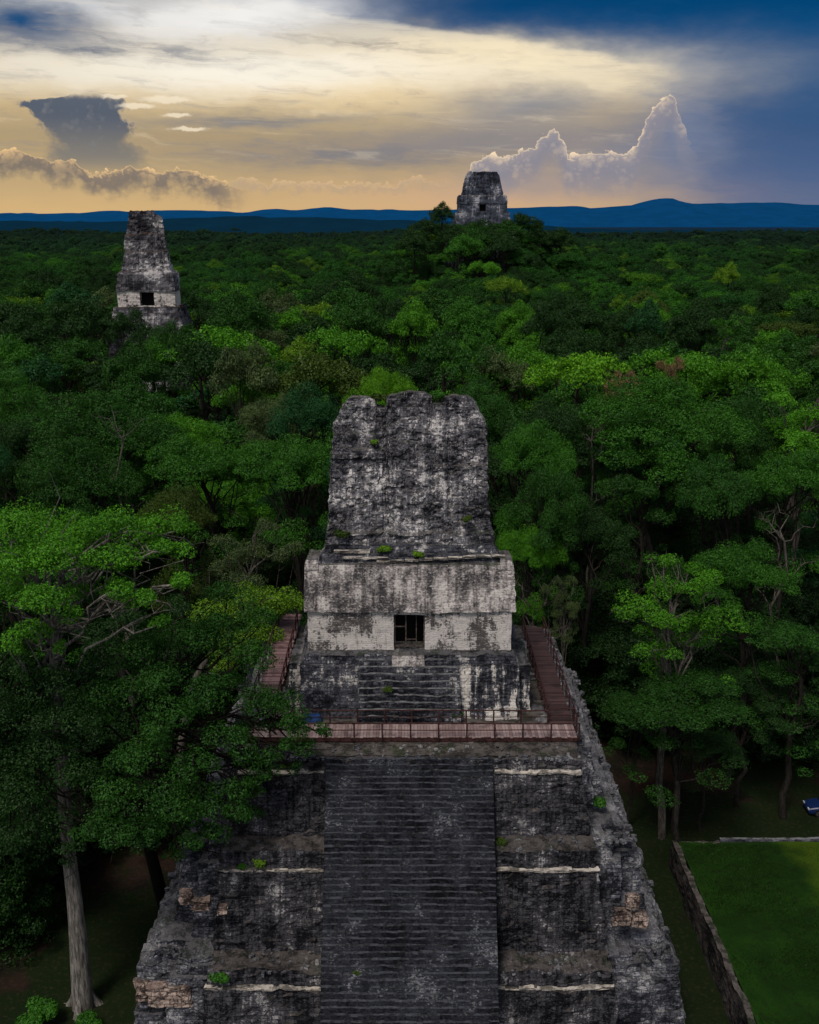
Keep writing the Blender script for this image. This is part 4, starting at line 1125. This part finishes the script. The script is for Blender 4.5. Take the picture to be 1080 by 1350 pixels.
custom_tree('forest_tree', 'tallest foreground tree at far left, with pale straight trunk and bright billowing crown', 'tree', bA,
    [bA, at(100, 1200, 59.0), at(88, 1100, 59.0), at(80, 980, 59.2), at(72, 880, 59.4), at(72, 800, 59.6), at(85, 740, 59.6)], [.72, .52, .44, .38, .33, .28, .22, .16],
    [(50, 690, 60, 46), (5, 700, 60, 40), (100, 700, 61, 34), (30, 742, 57, 44), (85, 735, 57, 42), (5, 790, 56, 40), (60, 790, 54.5, 36), (145, 700, 60, 40), (165, 740, 57.5, 34), (120, 745, 57, 26), (215, 690, 61, 32), (226, 728, 59, 26), (190, 716, 62, 30),
     (150, 778, 56, 24), (228, 772, 57, 24), (196, 790, 56, 20), (30, 835, 55, 30), (100, 815, 55, 18)],
    .145, 13, 'bright green', .62, MT['bark_big'], 5, True, 'foreground trees beside the pyramid')
bB = (-18.7, 70.0, 0.0)
custom_tree('forest_tree', 'dark leafy tree leaning over the pyramid at left, hiding a walkway end', 'tree', bB,
    [bB, (-18.5, 67, 6), (-18.0, 63, 12), (-16.5, 60, 17), (-15, 58.5, 21)], [.5, .4, .3, .2],
    [(300, 790, 62, 32), (335, 820, 61, 28), (275, 835, 60, 38), (325, 870, 59, 34), (235, 850, 59, 34), (225, 900, 57, 38), (285, 915, 56.5, 38), (345, 930, 56.5, 34), (380, 962, 56, 24), (392, 948, 56, 20), (388, 985, 55.8, 20), (372, 925, 57, 24), (225, 950, 55, 36), (300, 980, 55, 34), (358, 1000, 55.5, 20),
     (255, 1010, 54, 34), (190, 1000, 54.5, 36), (215, 1060, 53, 42), (268, 1070, 53.5, 28), (160, 1045, 54, 34), (185, 1100, 52.5, 30), (245, 1112, 52.8, 20), (335, 1035, 55.5, 18), (150, 920, 57, 38), (180, 850, 59, 36), (140, 1100, 53, 30), (300, 1045, 54.5, 24), (315, 1070, 55, 26), (280, 1105, 54, 24), (345, 1010, 56, 22)],
    .145, 13, 'deep green', .3, MT['bark_dark'], 8, False, 'foreground trees beside the pyramid')  # dark foliage colour also carries the vignette of the foreground
bC = (-33.0, 66.0, 0.0)
custom_tree('forest_tree', 'dark green tree at the left frame edge half hidden behind the tall pale trunk', 'tree', bC,
    [bC, (-32, 65, 7), (-29.5, 62.5, 13), (-26.5, 60, 18)], [.45, .35, .25, .16],
    [(15, 860, 57, 38), (30, 940, 57, 42), (-20, 920, 57, 44), (70, 905, 56.5, 34), (100, 950, 56.5, 36), (60, 1000, 56, 38), (20, 1040, 56, 40), (105, 1030, 55.5, 34), (-10, 1000, 57, 44), (120, 1085, 55, 26), (60, 1085, 55.5, 34), (15, 1110, 56, 34), (130, 880, 57.5, 30), (45, 880, 57, 26), (95, 1120, 55, 18)],
    .15, 13, 'dark green', .3, MT['bark_dark'], 12, False, 'foreground trees beside the pyramid')  # foreground vignette is put into this dark foliage colour too
bD = (-19.5, 80.0, 0.0)
custom_tree('forest_tree', 'yellow-green flat-topped tree touching the far end of the left walkway', 'tree', bD,
    [bD, (-19, 80, 8), (-17.5, 80, 14), (-14.5, 79.5, 19)], [.4, .3, .2],
    [(345, 800, 78, 34), (375, 795, 78, 26), (318, 792, 79, 30), (340, 840, 76, 28), (310, 850, 76, 34), (290, 810, 79, 34), (395, 800, 79, 16)],
    .18, 13, 'yellow-green', .4, MT['bark_pale'], 14, False, 'foreground trees beside the pyramid')

# bare bleached snags
def snag(px, py, D, h, label, seed):
    gen = np.random.default_rng(seed); X, Y, Z = at(px, py, D); g0 = float(H(X, Y))
    root = thing('bare_tree', label, 'tree', (X, Y, g0), 0, 'bare bleached trees')
    tm = MB(); top = Z - g0
    pts = limb(tm, (0, 0, -.3), (gen.normal() * .5, 0, top - h * .6), .17, .10, gen, 8, .03, 6)
    tm.build('trunk', MT['bark_pale'], root, smooth=True)
    bm_ = MB()
    for k in range(9):
        a = gen.random() * 6.28; e = pts[gen.integers(5, 8)]
        q = limb(bm_, e, e + np.array([math.cos(a) * h * .38, math.sin(a) * h * .3, h * gen.uniform(.3, .62)]), .07, .025, gen, 6, .16, 4)
        for j in range(3): limb(bm_, q[2 + j], q[2 + j] + gen.normal(size=3) * np.array([1, 1, .6]) * h * .16 + np.array([0, 0, h * .08]), .03, .012, gen, 4, .2, 3)
    bm_.build('branches', MT['bark_pale'], root, smooth=True)
snag(785, 525, 116, 8, 'bare bleached forked tree between the lime green tree and the giant domed tree', 31)
#snag(185, 1075, 56.4, 4, 'small bleached bare tree poking out of dark foliage left of the pyramid', 33)
snag(716, 720, 92.5, 8, 'leafless pale-stemmed tree beside the right side of the front temple roof', 35)
snag(728, 815, 84, 5, 'thin forked bare tree at the far end of the right walkway', 36)
snag(150, 535, 105, 6, 'bare bleached twigs standing above the huge dark left canopy tree', 38)
snag(1040, 655, 92, 7, 'bare pale branches near the right edge below the tall green tree', 39)

# --- small plants on the masonry
def plant(px, py, D, r, cname, label, seed, name='small_plant'):
    gen = np.random.default_rng(seed); X, Y, Z = at(px, py, D)
    mb = MB(); 
    for k in range(5):
        leaf_cloud(mb, np.array([gen.normal() * r * .5, gen.normal() * r * .3, r * .35 + gen.random() * r * .3]), r * gen.uniform(.4, .7), int(90 + 160 * r), .12 + r * .06, .7, gen=gen, lower=.6)
    o = mb.build(name, MT['leaf']); o.location = (X, Y, Z); o.color = (*lin(GREENS[cname]), 1)
    tag(o, label, 'plant', 'plants rooted in the masonry')
plant(503, 529, 69.9, .55, 'olive green', 'dark bushy plant in the left notch of the front roof comb', 51)
plant(577, 526, 70.0, .5, 'mid green', 'green tuft in the right notch of the front roof comb', 52)
plant(492, 585, 68.7, .28, 'yellow-green', 'tiny yellow-green tuft on the upper left face of the roof comb', 53)
plant(505, 727, 67.1, .38, 'yellow-green', 'yellow-green tuft at the foot of the roof comb, left of its centre', 54)
plant(553, 733, 66.9, .32, 'yellow-green', 'bright tuft at the foot of the roof comb, right of its centre', 55)
plant(450, 708, 67.3, .45, 'olive green', 'mossy tuft at the bottom left corner of the roof comb', 56)
plant(615, 688, 67.4, .35, 'olive green', 'mossy tuft low on the right part of the roof comb', 57)
plant(658, 1113, 56.9, .45, 'olive green', 'small tuft on the terrace ledge right beside the wide stairway', 58)
plant(345, 1140, 55.95, .5, 'yellow-green', 'grassy tuft on the second terrace ledge left of the stairway', 59)
plant(325, 1142, 56.1, .35, 'mid green', 'smaller tuft beside the grassy one on the second left terrace ledge', 60)
plant(296, 1290, 53.1, .5, 'mid green', 'green tuft on the lowest left terrace ledge', 61)
plant(787, 1062, 60.4, .5, 'mid green', 'green tuft on the right shoulder of the second terrace', 62)
plant(603, 947, 63.0, .4, 'deep green', 'dark tuft at the foot of the short temple stair', 63)
plant(700, 1128, 56.6, .3, 'grey-green', 'small grey-green tuft on the second right terrace ledge, near its middle', 81)
plant(750, 1292, 53.3, .35, 'olive green', 'olive tuft on the lowest right terrace ledge', 82)
plant(380, 1012, 58.6, .3, 'olive green', 'olive tuft on the top left ledge beside the stairway head', 83)
plant(512, 912, 63.2, .26, 'olive green', 'mossy tuft midway up the short temple stair', 84)
plant(470, 1284, 50.6, .16, 'olive green', 'tiny weed in the wide stairway, low and left', 85)
def lowshrub(px, py, D, r, cname, label, seed):
    gen = np.random.default_rng(seed); X, Y, Z = at(px, py, D)
    mb = MB(); 
    for k in range(14):
        a = gen.random() * 6.28; q = r * math.sqrt(gen.random()) * .8
        leaf_cloud(mb, np.array([math.cos(a) * q, math.sin(a) * q, r * .5 + gen.random() * r * .4]), r * .34, 260, .2, .8, gen=gen, lower=.7)
    tm = MB()
    for k in range(5): limb(tm, (0, 0, -.1), (gen.normal() * r * .4, gen.normal() * r * .4, r * .8), .05, .02, gen, 4, .1, 4)
    root = thing('shrub', label, 'shrub', (X, Y, max(0, Z)), 0, 'low shrubs on the ground')
    c = mb.build('foliage', MT['leaf'], root); c.color = (*lin(GREENS[cname]), 1); tm.build('stem', MT['bark'], root)
lowshrub(52, 1352, 57.0, 1.3, 'mid green', 'mid green shrub in the bottom left corner beside the pale trunk foot', 71)
lowshrub(115, 1362, 56.4, 1.0, 'mid green', 'low green shrub just right of the pale trunk foot at the bottom edge', 72)

# ------------------------------------------------------------------ distant forest: one mass
def far_forest():
    dmin = max(t['y'] for t in trees if not t['fixed']) - 6
    pts = []
    dd = dmin
    while dd < 2300:
        sp = 9.5 + dd * .006; half = dd * .55 + 30
        n = int(2 * half / sp); xs = -half + (np.arange(n) + rng.random(n)) * sp; ys = dd + rng.uniform(-.5, .5, n) * sp
        pts.append(np.stack([xs, ys], 1)); dd += sp * .85
    P = np.concatenate(pts)
    bad = (np.abs(P[:, 0] - t4x) < 14) & (P[:, 1] > 502) & (P[:, 1] < 545)
    P = P[~bad]
    Z = H(P[:, 0], P[:, 1]) + rng.normal(0, 1.8, len(P)) + 2.5 * (vnoise(np.stack([P[:, 0] * .02, P[:, 1] * .02, P[:, 0] * 0], 1), 5) - .5) - HT + 29.0
    hill = np.exp(-((P[:, 0] - 36) / 50) ** 2 - ((P[:, 1] - 535) / 52) ** 2)
    Z = Z - hill * 3
    me = bpy.data.meshes.new('forest'); me.vertices.add(len(P)); me.vertices.foreach_set('co', np.column_stack([P, Z]).astype(np.float32).ravel())
    o = bpy.data.objects.new('forest', me); COL.objects.link(o)
    tag(o, 'distant unbroken rainforest canopy reaching to the blue hills', 'forest', kind='stuff')
    ng = bpy.data.node_groups.new('forest_scatter', 'GeometryNodeTree')
    ng.interface.new_socket('Geometry', in_out='INPUT', socket_type='NodeSocketGeometry'); ng.interface.new_socket('Geometry', in_out='OUTPUT', socket_type='NodeSocketGeometry')
    N = ng.nodes.new; Lk = ng.links.new
    gi = N('NodeGroupInput'); go = N('NodeGroupOutput'); j = N('GeometryNodeJoinGeometry')
    seen = {}
    for t in trees:
        if t['y'] > 140 and t['pi'] not in seen: seen[t['pi']] = t['crown']
    for k in sorted(seen):
        oi = N('GeometryNodeObjectInfo'); oi.inputs['Object'].default_value = seen[k]; oi.inputs['As Instance'].default_value = False; oi.transform_space = 'ORIGINAL'
        g2 = N('GeometryNodeGeometryToInstance'); Lk(oi.outputs['Geometry'], g2.inputs[0]); Lk(g2.outputs[0], j.inputs[0])
    ip = N('GeometryNodeInstanceOnPoints'); Lk(gi.outputs[0], ip.inputs['Points']); Lk(j.outputs[0], ip.inputs['Instance']); ip.inputs['Pick Instance'].default_value = True
    ri = N('FunctionNodeRandomValue'); ri.data_type = 'INT'; ri.inputs[4].default_value = 0; ri.inputs[5].default_value = len(seen) - 1
    Lk(ri.outputs[2], ip.inputs['Instance Index'])
    rr = N('FunctionNodeRandomValue'); rr.data_type = 'FLOAT'; rr.inputs[2].default_value = 0; rr.inputs[3].default_value = 6.28; rr.inputs[8].default_value = 3
    cx = N('ShaderNodeCombineXYZ'); Lk(rr.outputs[1], cx.inputs[2]); Lk(cx.outputs[0], ip.inputs['Rotation'])
    rs = N('FunctionNodeRandomValue'); rs.data_type = 'FLOAT'; rs.inputs[2].default_value = .75; rs.inputs[3].default_value = 1.2; rs.inputs[8].default_value = 9
    c2 = N('ShaderNodeCombineXYZ'); Lk(rs.outputs[1], c2.inputs[0]); Lk(rs.outputs[1], c2.inputs[1]); c2.inputs[2].default_value = 1.0; Lk(c2.outputs[0], ip.inputs['Scale'])
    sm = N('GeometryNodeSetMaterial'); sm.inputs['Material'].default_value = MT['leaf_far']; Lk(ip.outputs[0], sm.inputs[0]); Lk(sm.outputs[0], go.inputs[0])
    md = o.modifiers.new('scatter', 'NODES'); md.node_group = ng
    print('far crowns', len(P))
far_forest()

def undergrowth():
    P = []
    for k in range(5200):
        y = random.uniform(64, 330) if k % 3 else random.uniform(64, 150); x = random.uniform(-1, 1) * (y * .45 + 8)
        if y < 96 and abs(x) < 20.5: continue
        if x > 0 and y < 92: continue
        if y < 78 and x > -27: continue
        if abs(x - t3x) < 11 and 195 < y < 250: continue
        P.append((x, y, float(H(x, y)) - 1.0 - HT * .55 + random.uniform(6, 14)))
    P = np.array(P)
    me = bpy.data.meshes.new('undergrowth'); me.vertices.add(len(P)); me.vertices.foreach_set('co', P.astype(np.float32).ravel())
    o = bpy.data.objects.new('undergrowth', me); COL.objects.link(o)
    tag(o, 'dense dark undergrowth between the forest trunks', 'undergrowth', kind='stuff')
    ng = bpy.data.node_groups['forest_scatter'].copy()
    for n in ng.nodes:
        if n.type == 'SET_MATERIAL': n.inputs['Material'].default_value = MT['leaf_under']
        if n.type == 'RANDOM_VALUE' and n.data_type == 'FLOAT' and n.inputs[8].default_value == 9: n.inputs[2].default_value = .35; n.inputs[3].default_value = .62
        if n.type == 'COMBXYZ' and n.inputs[2].default_value == 1.0 and not n.inputs[2].is_linked: n.inputs[2].default_value = .55
    md = o.modifiers.new('scatter', 'NODES'); md.node_group = ng
undergrowth()

# ------------------------------------------------------------------ render settings
scene.view_settings.view_transform = 'Standard'; scene.view_settings.look = 'None'; scene.view_settings.exposure = 0
scene.render.engine = 'CYCLES'
cy = scene.cycles
cy.max_bounces = 5; cy.diffuse_bounces = 3; cy.glossy_bounces = 1; cy.transmission_bounces = 2; cy.transparent_max_bounces = 4
cy.use_denoising = True
